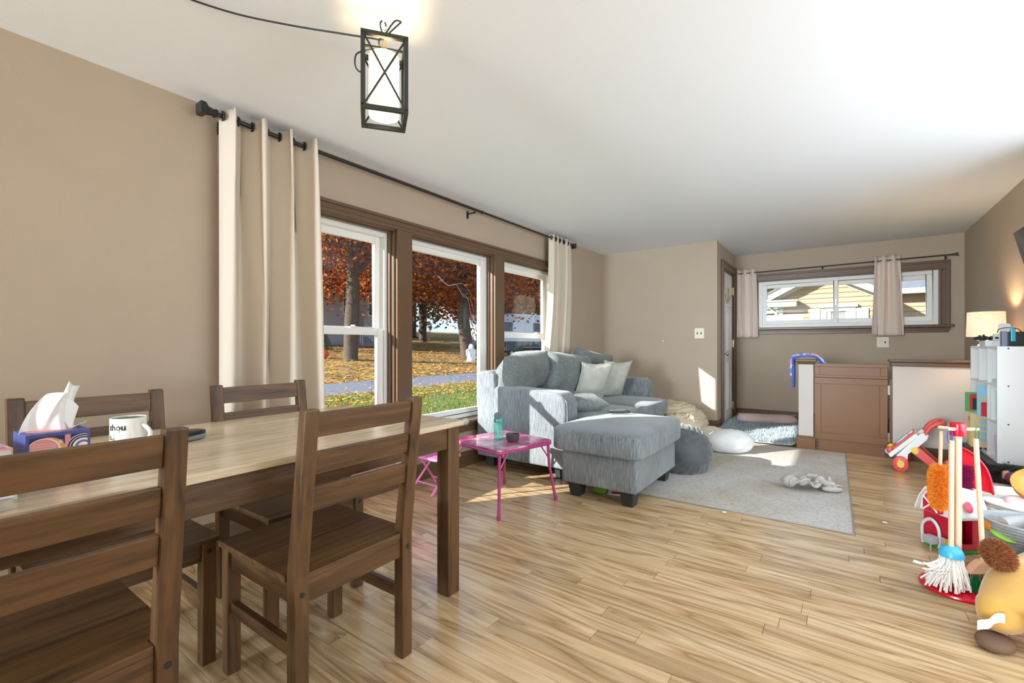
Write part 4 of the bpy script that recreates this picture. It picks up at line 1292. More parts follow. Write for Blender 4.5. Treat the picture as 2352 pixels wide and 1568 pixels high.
# grey floppy plush lying on the rug
GRP = mat('taupe_plush', srgb(176, 168, 162), 0.95, var=0.12, vscale=30, bump=0.2, bscale=160)
t = thing('floppy_plush', 'crumpled grey plush comforter toy lying on the rug', 'plush toy', (4.12, 0.19, 0.01), (0, 0, R(-50)))
def blanket(u, v):
    a, c = (u - 0.5), (v - 0.5)
    z = 0.04 + 0.06 * abs(fbm((a * 3, c * 3, 2), 1.1, 2)) * 2 * (1 - 2 * max(abs(a), abs(c)) ** 2)
    return (a * 0.30 + 0.02 * math.sin(c * 9), c * 0.17 + 0.025 * math.sin(a * 11), max(z, 0.008))
MB().grid(blanket, 36, 26).build('cloth', GRP, t, smooth=True, solid=0.012)
MB().ell((-0.13, 0.045, 0.055), (0.055, 0.048, 0.05), 20, 14).build('head', GRP, t, smooth=True)
MB().ell((-0.03, 0.085, 0.05), (0.03, 0.028, 0.026), 16, 10).build('paw', GRP, t, smooth=True)
for cx_, cy_, rz in ((0.13, -0.02, 0.3), (0.11, -0.085, -0.2)):
    MB().ell((cx_, cy_, 0.026), (0.075, 0.028, 0.022), 20, 10, M=Matrix.Rotation(rz, 3, 'Z')).build('ear', GRP, t, smooth=True)

# small scraps on the floor
SCR = mat('white_scrap', (0.85, 0.84, 0.8, 1), 0.8)
for lb, (xx, yy) in (('tiny white paper scrap on the floor right of the rug corner', (3.63, -0.22)), ('tiny white crumb on the floor at the near rug edge', (3.24, 0.62))):
    o = MB().grid(lambda u, v: ((u - 0.5) * 0.03, (v - 0.5) * 0.02 + 0.004 * math.sin(9 * u), 0.003 + 0.006 * abs(math.sin(7 * u + 5 * v))), 6, 4).build('paper_scrap', SCR, None, solid=0.001, loc=(xx, yy, 0))
    tag(o, lb, 'scrap', 'scraps on the floor')
# toys glimpsed under the ottoman
o = tag(MB().ell((0, 0, 0.028), (0.03, 0.05, 0.028), 18, 12, 0.7, 0.8).build('toy_block', mat('lime_plastic', srgb(120, 180, 30), 0.4), smooth=True, loc=(3.13, 1.45, 0)), 'lime green toy under the ottoman', 'toy')
t = thing('picture_card', 'white printed card pushed under the ottoman', 'card', (3.22, 1.33, 0.0), (0, 0, R(-70)))
MB().box((-0.09, -0.05, 0), (0.09, 0.05, 0.004)).build('card', SCR, t)
MB().box((-0.06, -0.03, 0.004), (0.02, 0.02, 0.0045)).build('print', mat('card_print', srgb(170, 60, 60), 0.6, var=0.5, vscale=40), t)

# ------------------------------------------------------------------ pink folding table and chair
PINK = mat('pink_enamel', srgb(172, 62, 116), 0.25)
PINKL = mat('light_pink_enamel', srgb(232, 130, 186), 0.3)
pt = thing('folding_table', 'small pink metal folding table with a glossy printed top', 'table', (2.595, 1.955, 0), (0, 0, R(-11)))
hs_, hz_ = 0.255, 0.43
m, nt, b = newmat('pink_printed_top')
tc = N(nt, 'ShaderNodeTexCoord')
t1 = N(nt, 'ShaderNodeTexNoise', i_Scale=5.0, i_Detail=4.0, i_Distortion=1.2)
nt.links.new(tc.outputs['Object'], t1.inputs['Vector'])
o_ = ramp(nt, t1.outputs[0], [(0.34, srgb(96, 44, 100)), (0.44, srgb(176, 66, 122)), (0.55, srgb(196, 122, 156)), (0.64, srgb(206, 186, 196))])
nt.links.new(o_, b.inputs['Base Color'])
b.inputs['Roughness'].default_value = 0.12
TOPP = m
def rrect(h, r, n=5):
    P_ = []
    for cx_, cy_, a0 in ((h - r, h - r, 0), (-h + r, h - r, PI / 2), (-h + r, -h + r, PI), (h - r, -h + r, 3 * PI / 2)):
        P_ += [(cx_ + r * math.cos(a0 + PI / 2 * k / n), cy_ + r * math.sin(a0 + PI / 2 * k / n)) for k in range(n + 1)]
    return P_
MB().prism(rrect(hs_, 0.03), 2, hz_ - 0.012, hz_).build('top', TOPP, pt, bev=0.003)
q = [(a, c, hz_ - 0.022) for a, c in rrect(hs_ - 0.006, 0.028)]
MB().tube(q + [q[0]], 0.011, 8, False).build('rim', PINK, pt, smooth=True)
for sx in (-1, 1):
    for sy in (-1, 1):
        MB().tube([(sx * (hs_ - 0.025), sy * (hs_ - 0.025), hz_ - 0.03), (sx * (hs_ - 0.018), sy * (hs_ - 0.018), 0.25), (sx * (hs_ + 0.012), sy * (hs_ + 0.012), 0.02)], 0.0105, 10).build('leg', PINK, pt, smooth='auto')
        MB().lathe([(0.0, 0), (0.013, 0), (0.014, 0.03), (0.0115, 0.034), (0, 0.034)], 12, Matrix.Translation((sx * (hs_ + 0.014), sy * (hs_ + 0.014), 0))).build('foot_cap', PINK, pt)
        MB().tube([(sx * (hs_ - 0.10), sy * (hs_ - 0.025), hz_ - 0.03), (sx * (hs_ - 0.022), sy * (hs_ - 0.021), 0.30)], 0.005, 6).build('brace', PINK, pt)
# chair
pc = thing('folding_chair', 'small light pink child folding chair behind the dining table leg', 'chair', (2.50, 2.50, 0), (0, 0, R(-4)))
for sy in (-0.135, 0.135):
    MB().tube([(-0.17, sy, 0.49), (-0.10, sy, 0.30), (0.10, sy, 0.008)], 0.009, 8).build('front_leg', PINKL, pc, smooth='auto')
    MB().tube([(0.08, sy * 0.86, 0.245), (-0.16, sy * 0.86, 0.008)], 0.009, 8).build('back_leg', PINKL, pc, smooth='auto')
MB().prism(rrect(0.13, 0.04), 2, 0.245, 0.262).build('seat', PINKL, pc, bev=0.005, loc=(0.015, 0, 0))
MB().tube([(0.066, -0.135, 0.06), (0.066, 0.135, 0.06)], 0.006, 8).build('front_stretcher', PINKL, pc)
MB().tube([(-0.10, -0.116, 0.065), (-0.10, 0.116, 0.065)], 0.006, 8).build('back_stretcher', PINKL, pc)
MB().box((-0.155, -0.13, 0.38), (-0.13, 0.13, 0.49), Matrix.Translation((0, 0, 0))).build('backrest', PINKL, pc, bev=0.006)

# bottle and bowl
AQ = glass_mat('aqua_plastic', srgb(196, 242, 234), haze=(srgb(160, 230, 218), 0.22), rough=0.1)
bt_ = thing('water_bottle', 'translucent aqua drinking bottle with flipped-open lid on the pink table', 'bottle', (2.59, 1.985, hz_ + 0.001), (0, 0, R(50)))
MB().lathe([(0, 0), (0.032, 0), (0.035, 0.006), (0.034, 0.05), (0.0355, 0.10), (0.030, 0.118), (0.028, 0.12)], 28).build('body', AQ, bt_, smooth='auto')
TEAL = mat('teal_plastic', srgb(60, 178, 164), 0.35)
MB().lathe([(0.031, 0.118), (0.032, 0.120), (0.032, 0.143), (0.029, 0.148), (0, 0.148)], 28).build('lid', TEAL, bt_, smooth='auto')
MB().lathe([(0, 0), (0.024, 0), (0.026, 0.006), (0.02, 0.012), (0, 0.013)], 24).build('flip_cap', mat('grey_green_cap', srgb(96, 116, 106), 0.4), bt_, smooth='auto', loc=(-0.034, 0.012, 0.168), rot=(0, R(-62), R(-10)))
MB().tube([(0.008, 0, 0.148), (0.012, -0.004, 0.162), (0.024, -0.008, 0.178)], 0.005, 8).build('straw', TISS, bt_, smooth=True)
MB().tube([(0.0, 0.0, 0.012), (0.008, 0, 0.148)], 0.004, 8).build('inner_straw', TISS, bt_)
MB().tube([(-0.03 - 0.016 * math.sin(PI * k / 10), 0.02, 0.128 + 0.03 * k / 10) for k in range(11)], 0.004, 6).build('loop', mat('white_loop', (0.8, 0.82, 0.8, 1), 0.5), bt_)
bw_ = thing('bowl', 'small dark grey bowl beside the bottle on the pink table', 'bowl', (2.585, 1.855, hz_ + 0.001))
MB().lathe([(0, 0), (0.034, 0), (0.043, 0.012), (0.049, 0.05), (0.046, 0.052), (0.040, 0.016), (0.030, 0.006), (0, 0.005)], 32).build('bowl_body', mat('dark_stoneware', (0.075, 0.07, 0.072, 1), 0.5), bw_, smooth='auto')
for (xx, yy, sx, c) in ((0.06, 0.03, 0.05, (0.15, 0.15, 0.14, 1)), (-0.04, 0.14, 0.045, (0.4, 0.42, 0.38, 1)), (0.02, 0.08, 0.035, (0.55, 0.42, 0.2, 1))):
    MB().lathe([(0, hz_), (sx, hz_), (sx, hz_ + 0.0003), (0, hz_ + 0.0003)], 14, Matrix.Translation((xx, yy, 0)) @ Matrix.Diagonal((1, 0.5, 1, 1))).build('print', mat('top_print_%d' % int(sx * 1000), c, 0.2), pt)

# towel on the newel post
tw = thing('beach_towel', 'blue and pink patterned towel draped over the newel post', 'towel', (XP, 0.303, 0.945))
m, nt, b = newmat('towel_print')
tc = N(nt, 'ShaderNodeTexCoord')
t1 = N(nt, 'ShaderNodeTexVoronoi', i_Scale=26.0)
nt.links.new(tc.outputs['Object'], t1.inputs['Vector'])
sx_ = N(nt, 'ShaderNodeSeparateColor')
nt.links.new(t1.outputs['Color'], sx_.inputs[0])
o_ = ramp(nt, sx_.outputs[0], [(0.0, srgb(56, 96, 190)), (0.3, srgb(140, 160, 220)), (0.5, srgb(226, 216, 232)), (0.75, srgb(222, 130, 170)), (0.9, srgb(240, 200, 60)), (1.0, srgb(226, 216, 232))])
nt.links.new(o_, b.inputs['Base Color'])
b.inputs['Roughness'].default_value = 0.95
TOWEL = m
def tow(off, lft, rgt, wob):
    P_ = [(0.105 + off, -lft), (0.102 + off, -lft * 0.5), (0.100 + off, -0.06), (0.096 + off, 0.0 + off)] + [(0.03, 0.024 + off), (-0.04, 0.026 + off), (-0.09, 0.015 + off), (-0.125 - off, -0.02), (-0.14 - off, -0.06), (-0.15, -rgt)]
    P_ = smooth_path([(0, a, c) for a, c in P_], 4)
    n = len(P_)
    def fn(u, v):
        p = P_[min(int(u * (n - 1) + 0.5), n - 1)]
        return (0.02 + v * 0.10 + 0.012 * math.sin(u * 9 + wob) * (1 if v > 0.5 else 0.2), p.y + 0.006 * math.sin(v * 7 + u * 6), p.z)
    return MB().grid(fn, n - 1, 6)
tow(0.010, 0.30, 0.10, 0).build('under_layer', mat('towel_blue', srgb(70, 110, 200), 0.95), tw, smooth=True, solid=0.014)
tow(0.030, 0.18, 0.10, 1).build('top_layer', TOWEL, tw, smooth=True, solid=0.022)

# ------------------------------------------------------------------ white cube shelf on the right wall
SHW = mat('white_laminate', (0.80, 0.815, 0.82, 1), 0.4)
sx0, sx1, sy0, sy1, sz0, sz1 = 4.65, 5.475, -1.145, -0.90, 0.26, 1.09
shf = thing('cube_shelf', 'white nine-cube shelf holding picture books on the right', 'shelf', (sx0, sy0, 0))
DX, DY = sx1 - sx0, sy1 - sy0
tk = 0.014
for k in range(4):
    xx = (DX - tk) * k / 3
    MB().box((xx, 0, sz0), (xx + tk, DY, sz1)).build('upright', SHW, shf, bev=0.001)
for k in range(4):
    zz = sz0 + (sz1 - sz0 - tk) * k / 3
    for j in range(3):
        a = (DX - tk) * j / 3 + tk
        b_ = (DX - tk) * (j + 1) / 3
        MB().box((a, 0, zz), (b_, DY, zz + tk)).build('shelf_board', SHW, shf)
MB().box((0, -0.003, sz0), (DX, 0, sz1)).build('back_panel', SHW, shf)
for zz in (1.075, 0.81, 0.54, 0.275):
    MB().lathe([(0, 0), (0.005, 0), (0.005, 0.001), (0, 0.001)], 10).build('screw', DARK, shf, loc=(-0.0005, DY - 0.055, zz), rot=(0, -PI / 2, 0))
bn = thing('mesh_bench', 'low black wire mesh bench carrying the white shelf', 'bench', (sx0 - 0.06, sy0, 0))
mb = MB()
BX, BY, BZ = DX + 0.08, DY + 0.05, 0.258
for k in range(34):
    xx = BX * k / 33
    mb.tube([(xx, BY, 0.02), (xx, BY, BZ - 0.006)], 0.0022, 4, False)
for k in range(14):
    zz = 0.02 + (BZ - 0.026) * k / 13
    mb.tube([(0, BY, zz), (BX, BY, zz)], 0.0022, 4, False)
    mb.tube([(0, 0, zz), (0, BY, zz)], 0.0022, 4, False)
for k in range(12):
    mb.tube([(0, BY * k / 11, 0.02), (0, BY * k / 11, BZ - 0.006)], 0.0022, 4, False)
mb.build('wire_mesh', BLACK, bn)
MB().box((0, 0, BZ - 0.012), (BX, BY, BZ)).build('top', BLACK, bn)
for a in (0.006, BX - 0.006):
    for c in (0.006, BY - 0.006):
        MB().box((a - 0.006, c - 0.006, 0), (a + 0.006, c + 0.006, BZ - 0.012)).build('leg', BLACK, bn)

def book(label, x, y0, y1, z, h, th, col, lean=0.0, extra=None, flat=False):
    """upright book, cover faces -x; y1 is the end towards the room"""
    t = thing('picture_book', label, 'book', (x, y1, z), (0, R(lean), 0), 'picture books on the white shelf')
    d = y1 - y0
    if flat:
        MB().box((0, -d, 0.002), (h, 0, th - 0.002)).build('pages', pap[0], t)
        MB().box((0, -d, 0), (h, 0, 0.002)).box((0, -d, th - 0.002), (h, 0, th)).build('cover', col, t)
        return t
    MB().box((0.002, -d, 0.003), (th - 0.002, -0.003, h - 0.003)).build('pages', pap[0], t)
    MB().box((0, -d, 0), (0.002, 0, h)).box((th - 0.002, -d, 0), (th, 0, h)).box((0.002, -0.002, 0), (th - 0.002, 0, h)).build('cover', col, t)
    for q, (ya, yb, za, zb, cm) in enumerate(extra or []):
        MB().box((-0.0006 - 0.0004 * q, -d * yb, h * za), (0, -d * ya, h * zb)).build('print', cm, t)
    return t
def bc_(n, r, g, b):
    return mat('bookcover_' + n, srgb(r, g, b), 0.4)
z_lo, z_mi, z_hi = sz0 + tk, sz0 + (sz1 - sz0 - tk) / 3 + tk, sz0 + 2 * (sz1 - sz0 - tk) / 3 + tk
brn, orn, yel, sky_, grn = bc_('brown', 120, 92, 70), bc_('orange', 206, 128, 70), bc_('yellow', 232, 196, 84), bc_('sky', 150, 204, 224), bc_('green', 90, 170, 90)
wht, navy, red_, blk, mint = bc_('white', 230, 234, 236), bc_('navy', 52, 62, 110), bc_('red', 206, 40, 50), bc_('black', 36, 38, 44), bc_('mint', 176, 218, 214)
tan_, blu, lil = bc_('tan', 222, 202, 150), bc_('blue', 50, 140, 200), bc_('lilac', 222, 190, 220)
# near column
b1 = book('white picture book lettered IF in the near middle cube', 4.845, -1.10, -0.905, z_mi, 0.235, 0.012, wht, 2, [(0.5, 0.95, 0.05, 0.5, mint)])
vs, fs = text_mesh('IF', 0.03, 0.0003)
raw('lettering', [(-0.0012, -0.045 - vx, 0.195 + vy) for vx, vy, vz in vs], fs, mat('red_letters', srgb(170, 40, 60), 0.5), b1)
book('thin mint-green book beside the lettered white book', 4.80, -1.10, -0.925, z_mi, 0.22, 0.010, mint, 3)
book('narrow navy book nearest the shelf end in the middle row', 4.735, -1.10, -0.935, z_mi, 0.165, 0.016, navy, 3)
book('light blue book lying flat on the upper shelf board', 4.70, -1.10, -0.92, z_hi + 0.014, 0.19, 0.014, sky_, flat=True)
book('white book lying flat under the light blue book', 4.69, -1.11, -0.915, z_hi, 0.2, 0.014, wht, flat=True)
book('bright blue book leaning in the bottom near cube', 4.78, -1.10, -0.93, z_lo + 0.001, 0.15, 0.008, blu, 12)
book('lilac and white book in the bottom near cube', 4.82, -1.10, -0.925, z_lo + 0.001, 0.16, 0.012, lil, 10, [(0.3, 0.8, 0.1, 0.9, wht)])
# middle column: big covers showing
book('picture book with an orange and brown cover jutting out of the middle cube', 5.02, -1.08, -0.862, z_mi, 0.245, 0.012, sky_, 0, [(0.1, 0.9, 0.0, 0.42, brn), (0.1, 0.45, 0.02, 0.45, red_), (0.35, 0.8, 0.38, 0.56, orn), (0.4, 0.75, 0.62, 0.82, orn), (0.1, 0.9, 0.5, 0.58, yel)])
book('tall tan board book with sky-blue cards jutting out below the orange picture book', 5.075, -1.05, -0.835, z_lo + 0.02, 0.26, 0.014, tan_, 3, [(0.25, 1.0, 0.16 + 0.18 * q, 0.28 + 0.18 * q, sky_) for q in range(4)])
book('black book at the bottom of the middle column', 5.10, -1.08, -0.88, z_lo, 0.11, 0.02, blk, 0)
book('second black book lying flat in the bottom middle cube', 4.95, -1.10, -0.90, z_lo, 0.14, 0.02, blk, flat=True)
# far column
book('yellow house-shaped picture book standing out of the far bottom cube', 5.30, -1.06, -0.86, z_lo, 0.26, 0.012, yel, 2, [(0.05, 0.6, 0.35, 0.6, brn), (0.65, 0.95, 0.4, 0.58, brn), (0.0, 1.0, 0.75, 0.9, orn)])
book('green-framed picture book standing out of the far middle cube', 5.33, -1.06, -0.845, z_mi, 0.16, 0.012, grn, 2, [(0.12, 0.9, 0.1, 0.9, red_), (0.2, 0.5, 0.1, 0.7, blk), (0.5, 0.7, 0.1, 0.75, yel)])
t = thing('squeeze_bottle', 'small red bottle with a cream cap in the far middle cube', 'bottle', (5.40, -0.96, z_mi))
MB().lathe([(0, 0), (0.022, 0), (0.024, 0.01), (0.024, 0.085), (0.014, 0.1), (0, 0.1)], 20).build('body', red_, t, smooth='auto')
MB().lathe([(0.014, 0.1), (0.014, 0.12), (0.008, 0.135), (0, 0.135)], 16).build('cap', PLATE, t, smooth='auto')

# ------------------------------------------------------------------ on top of the shelf
tl = thing('table_lamp', 'table lamp with a glowing cream linen drum shade on the white shelf', 'lamp', (5.375, -0.975, sz1))
MB().lathe([(0, 0), (0.05, 0), (0.05, 0.012), (0.03, 0.02), (0.016, 0.05), (0.016, 0.10), (0.01, 0.13), (0, 0.13)], 20).build('base', WHITE_TRIM, tl, smooth='auto')
m, nt, b = newmat('linen_shade')
tc = N(nt, 'ShaderNodeTexCoord')
mp = N(nt, 'ShaderNodeMapping'); mp.inputs['Scale'].default_value = (30, 30, 200)
nt.links.new(tc.outputs['Object'], mp.inputs[0])
tn = N(nt, 'ShaderNodeTexNoise', i_Scale=1.0, i_Detail=4.0)
nt.links.new(mp.outputs[0], tn.inputs['Vector'])
co = ramp(nt, tn.outputs[0], [(0.35, (0.80, 0.58, 0.36, 1)), (0.65, (0.92, 0.74, 0.52, 1))])
nt.links.new(co, b.inputs['Base Color'])
nt.links.new(co, b.inputs['Emission Color'])
b.inputs['Emission Strength'].default_value = 0.42
b.inputs['Roughness'].default_value = 0.9
s_ = MB().lathe([(0.118, 0.08), (0.112, 0.284)], 48)
s_.f = [f for f in s_.f if len(f) == 4]
s_.build('shade', m, tl, smooth=True, solid=0.002)
MB().tube([(0.113 * math.cos(2 * PI * k / 48), 0.113 * math.sin(2 * PI * k / 48), 0.284) for k in range(49)], 0.0025, 5, False).build('shade_rim', mat('shade_rim', srgb(190, 150, 110), 0.6), tl)
MB().tube([(0, 0, 0.13), (0, 0, 0.284)], 0.004, 6).tube([(-0.112, 0, 0.276), (0.112, 0, 0.276)], 0.002, 5).build('harp', BRASS, tl)
ll = add_light('table_lamp_bulb', 'POINT', (5.375, -0.975, sz1 + 0.19), (0, 0, 0), 7.0, (1, 0.80, 0.56))
ll.data.shadow_soft_size = 0.03
bxx = thing('drawer_box', 'flat white box with a small knob on the shelf top', 'box', (5.04, -1.03, sz1))
MB().box((0, 0, 0), (0.20, 0.12, 0.046)).build('case', SHW, bxx, bev=0.002)
MB().lathe([(0.005, 0), (0.009, 0.006), (0.007, 0.012), (0, 0.013)], 14).build('knob', WHITE_TRIM, bxx, loc=(0, 0.085, 0.026), rot=(0, -PI / 2, 0))
MB().box((0.0, -0.012, 0), (0.2, 0.0, 0.04)).build('red_edge', red_, bxx)
GP = mat('black_gamepad', (0.018, 0.018, 0.02, 1), 0.35)
for lb, loc, rz in (('black game controller overhanging the left of the white box', (5.14, -0.905, sz1 + 0.048), 20), ('black game controller lying on the right of the white box', (5.07, -0.985, sz1 + 0.048), -60)):
    t = thing('game_controller', lb, 'controller', loc, (0, R(6), R(rz)), 'game controllers on the white box')
    MB().ell((0, 0, 0.016), (0.05, 0.034, 0.016), 28, 12, 0.6, 0.7).build('body', GP, t, smooth=True)
    for s2 in (-1, 1):
        MB().ell((0.048 * s2, -0.028, 0.010), (0.020, 0.042, 0.014), 18, 12, M=Matrix.Rotation(0.35 * s2, 3, 'Z')).build('grip', GP, t, smooth=True)
        MB().lathe([(0.006, 0.028), (0.006, 0.036), (0.0095, 0.038), (0.0095, 0.042), (0, 0.042)], 12, Matrix.Translation((0.022 * s2, -0.006, 0))).build('thumb_stick', BLACK, t)
t = thing('paper_figure', 'white cut-out paper figure on a striped base before the lamp', 'figure', (5.0, -0.975, sz1 + 0.047), (0, 0, R(8)))
MB().prism([(-0.055, 0.06), (-0.07, 0.10), (-0.06, 0.125), (-0.02, 0.13), (0.0, 0.12), (0.002, 0.09), (-0.01, 0.07), (0.0, 0.05), (0.012, 0.045), (-0.035, 0.045)], 0, -0.003, 0.003).build('cut_out', wht, t)
MB().box((-0.008, -0.055, 0.0), (0.008, 0.03, 0.05)).build('base', wht, t)
for q in range(4):
    MB().box((-0.0088, -0.055, 0.008 + q * 0.011), (-0.008, 0.03, 0.011 + q * 0.011)).build('stripe', mat('grey_stripe', (0.55, 0.52, 0.48, 1), 0.6), t)
t = thing('console_dock', 'black game console dock with blue side grip at the shelf end', 'console', (4.78, -1.075, sz1), (0, 0, R(4)))
MB().box((0, 0, 0), (0.05, 0.10, 0.105)).build('dock', BLACK, t, bev=0.004)
MB().box((-0.012, 0.06, 0.035), (0.0, 0.085, 0.135)).build('side_grip', mat('cyan_plastic', srgb(40, 170, 200), 0.35), t, bev=0.005)
MB().box((0.0, 0.10, 0), (0.05, 0.125, 0.11)).build('grey_slab', mat('blue_grey_plastic', srgb(130, 136, 160), 0.4), t, bev=0.003)
MB().tube(smooth_path([(0.03, 0.02, 0.10), (-0.01, 0.05, 0.125), (0.0, 0.10, 0.135), (0.01, 0.14, 0.125), (0.0, 0.15, 0.10)], 6), 0.003, 6).build('cable', BLACK, t, smooth=True)

# ------------------------------------------------------------------ wall television
tv = thing('television', 'flat black television tilted forward on the right wall', 'television', (4.88, -1.03, 1.90))
Mt = Matrix.Rotation(R(-13), 4, 'X')
MB().box((-1.1, -0.03, -0.62), (0, 0.0, 0.02), Mt).build('housing', BLACK, tv, bev=0.004)
MB().box((-1.092, -0.001, -0.608), (-0.008, 0.001, 0.012), Mt).build('screen', mat('dark_screen', (0.01, 0.011, 0.012, 1), 0.06), tv)
MB().box((-0.62, -0.12, -0.45), (-0.48, -0.025, -0.25)).build('wall_mount', BLACK, tv)

# ------------------------------------------------------------------ toy cleaning stand
IMG = R(-54.25)
BEECH = mat('beech_dowel', srgb(226, 196, 164), 0.45, var=0.06, vscale=6, stretch=(8, 8, 1))
REDW = mat('red_lacquer', srgb(206, 14, 44), 0.25)
sd = thing('cleaning_stand', 'toy broom stand with a red round base and wooden pole', 'toy stand', (2.845, -0.427, 0), (0, 0, IMG))
MB().lathe([(0, 0), (0.128, 0), (0.134, 0.006), (0.132, 0.014), (0.124, 0.018), (0, 0.018)], 56).build('base', REDW, sd, smooth='auto')
MB().lathe([(0, 0.018), (0.03, 0.018), (0.028, 0.026), (0, 0.026)], 28).build('collar', REDW, sd)
MB().tube([(0, 0, 0.02), (0, 0, 0.70)], 0.0135, 18).build('pole', BEECH, sd, smooth='auto')
MB().lathe([(0, 0.692), (0.027, 0.692), (0.028, 0.696), (0.028, 0.744), (0.026, 0.75), (0, 0.75)], 32).build('hub', REDW, sd, smooth='auto')
for a in (200, 160, -25, 35):
    ca_, sa_ = math.cos(R(a)), math.sin(R(a))
    MB().tube([(0.02 * ca_, 0.02 * sa_, 0.722), (0.068 * ca_, 0.068 * sa_, 0.726), (0.072 * ca_, 0.072 * sa_, 0.726)], [0.0075, 0.0075, 0.004], 10).build('peg', BEECH, sd, smooth='auto')
def at(s, d, z=0.0, o=(2.845, -0.427)):
    return (o[0] + s * rx_ + d * fx_, o[1] + s * ry2_ + d * fy_, z)
rx_, ry2_, fx_, fy_ = math.sin(R(35.75)), -math.cos(R(35.75)), math.cos(R(35.75)), math.sin(R(35.75))
# mop
mp_ = thing('toy_mop', 'toy mop with blue cap and white cotton strands on the stand', 'toy mop', at(-0.058, -0.03, 0.019), (0, 0, IMG))
mp_.scale = (0.95, 0.95, 1)
MB().tube([(0.012, 0.012, 0.655), (-0.002, 0, 0.18)], 0.0105, 14).build('handle', BEECH, mp_, smooth='auto')
MB().tube([(0.004 + 0.012 * math.cos(a), 0.012, 0.675 + 0.03 * math.sin(a)) for a in [2 * PI * k / 14 for k in range(15)]], 0.002, 5).build('hanging_cord', mat('blue_cord', srgb(40, 70, 190), 0.7), mp_)
MB().lathe([(0.046, 0.145), (0.044, 0.165), (0.034, 0.182), (0.014, 0.19), (0, 0.19)], 28).build('cap', mat('sky_blue_plastic', srgb(70, 178, 214), 0.35), mp_, smooth='auto')
rg = random.Random(5)
mb = MB()
for k in range(230):
    a = rg.uniform(0, 2 * PI)
    r0 = 0.040 * math.sqrt(rg.random())
    L = rg.uniform(0.7, 1.0)
    left = max(0, -math.cos(a)) 
    r1 = r0 + rg.uniform(0.02, 0.05) + 0.05 * left * rg.random()
    pts = []
    lift = rg.random() < 0.18 and left > 0.4
    for j in range(6):
        t = j / 5
        rr_ = r0 + (r1 - r0) * t ** 1.3 + (0.05 * t ** 2 if lift else 0)
        zz = 0.148 - 0.142 * L * (t ** 1.1) + (0.06 * t ** 3 if lift else 0)
        pts.append((rr_ * math.cos(a) + 0.004 * rg.uniform(-1, 1), rr_ * math.sin(a) * 0.8 + 0.004 * rg.uniform(-1, 1), max(zz, 0.006)))
    mb.tube(pts, 0.0042, 5)
stuff(mb.build('strands', mat('white_cotton', srgb(236, 232, 224), 0.9), mp_, smooth=True))
# broom
br = thing('toy_broom', 'toy push broom with wooden head and green bristles on the stand', 'toy broom', at(0.056, -0.055, 0.0195), (0, 0, IMG))
br.scale = (0.82, 0.82, 1)
MB().tube([(-0.008, 0.03, 0.665), (0.002, 0, 0.13)], 0.0115, 14).build('handle', BEECH, br, smooth='auto')
MB().tube([(0.0 + 0.010 * math.cos(a), 0.03, 0.68 + 0.04 * math.sin(a)) for a in [2 * PI * k / 14 for k in range(15)]], 0.002, 5).build('hanging_cord', mat('green_cord', srgb(40, 110, 50), 0.7), br)
MB().prism([(-0.085, 0.083)] + [(-0.085 + 0.17 * k / 16, 0.09 + 0.05 * math.sin(PI * k / 16)) for k in range(17)] + [(0.085, 0.083)], 1, -0.02, 0.02).build('head', mat('broom_wood', srgb(196, 150, 116), 0.5, var=0.06, vscale=10), br, bev=0.003)
rg = random.Random(6)
mb = MB()
for k in range(15):
    for j in range(4):
        cx_ = -0.077 + 0.011 * k
        cy_ = -0.014 + 0.0093 * j
        for q in range(7):
            ex, ey = cx_ * 1.12 + rg.uniform(-0.006, 0.006), cy_ * 1.3 + rg.uniform(-0.006, 0.006)
            mb.tube([(cx_, cy_, 0.085), (ex, ey, 0.0 + rg.uniform(0, 0.006))], 0.0012, 3, False)
stuff(mb.build('bristles', mat('green_bristle', srgb(20, 110, 60), 0.5), br))
# duster
du = thing('toy_duster', 'fluffy orange toy duster hanging on the stand', 'toy duster', at(-0.036, 0.05, 0.335), (0, 0, IMG))
du.scale = (0.78, 0.78, 1)
MB().tube([(0, 0, 0.10), (0.0, -0.01, 0.37)], 0.009, 12).build('handle', BEECH, du, smooth='auto')
ORF = island_mat('orange_fluff', [(0, srgb(226, 120, 16)), (0.5, srgb(244, 152, 36)), (1, srgb(250, 184, 80))], 0.9)
ORC = mat('orange_core', srgb(226, 128, 24), 0.9)
MB().ell((0, 0, 0.11), (0.040, 0.040, 0.098), 22, 14, 0.5, 0.9).build('core', ORC, du, smooth=True)
def du_s(rg):
    a = rg.uniform(0, 2 * PI)
    z = rg.uniform(-1, 1)
    r_ = 0.041 * (1 - abs(z) ** 5) ** 0.5
    return (r_ * math.cos(a), r_ * math.sin(a), 0.11 + 0.098 * z), (math.cos(a), math.sin(a), z * abs(z) ** 3)
fur('fluff', du_s, 9000, 0.018, 0.0022, ORF, du, seed=9)
# dustpan and brush
dp = thing('toy_dustpan', 'bright red toy dustpan hanging behind the stand', 'toy dustpan', at(0.095, 0.08, 0.42), (0, 0, IMG - 0.5))
dp.scale = (0.85, 0.85, 1)
poly = [(-0.035, 0.27), (-0.032, 0.285), (-0.012, 0.285), (-0.008, 0.27), (-0.002, 0.20)] + [(0.0 + 0.115 * math.sin(a), 0.02 + 0.165 * math.cos(a)) for a in [0.25 + 1.2 * k / 8 for k in range(9)]] + [(0.125, 0.0), (-0.03, 0.03), (-0.05, 0.16)]
MB().prism(poly, 1, -0.003, 0.003).build('pan', REDW, dp, bev=0.001)
MB().tube(smooth_path([(0.0, -0.004, 0.20), (0.05, -0.012, 0.17), (0.10, -0.016, 0.10), (0.122, -0.016, 0.0)], 6), 0.006, 8).build('rolled_edge', REDW, dp, smooth=True)
MB().box((-0.024, -0.0045, 0.215), (-0.014, -0.003, 0.228)).build('label_dot', mat('cream_print', srgb(230, 214, 140), 0.6), dp)
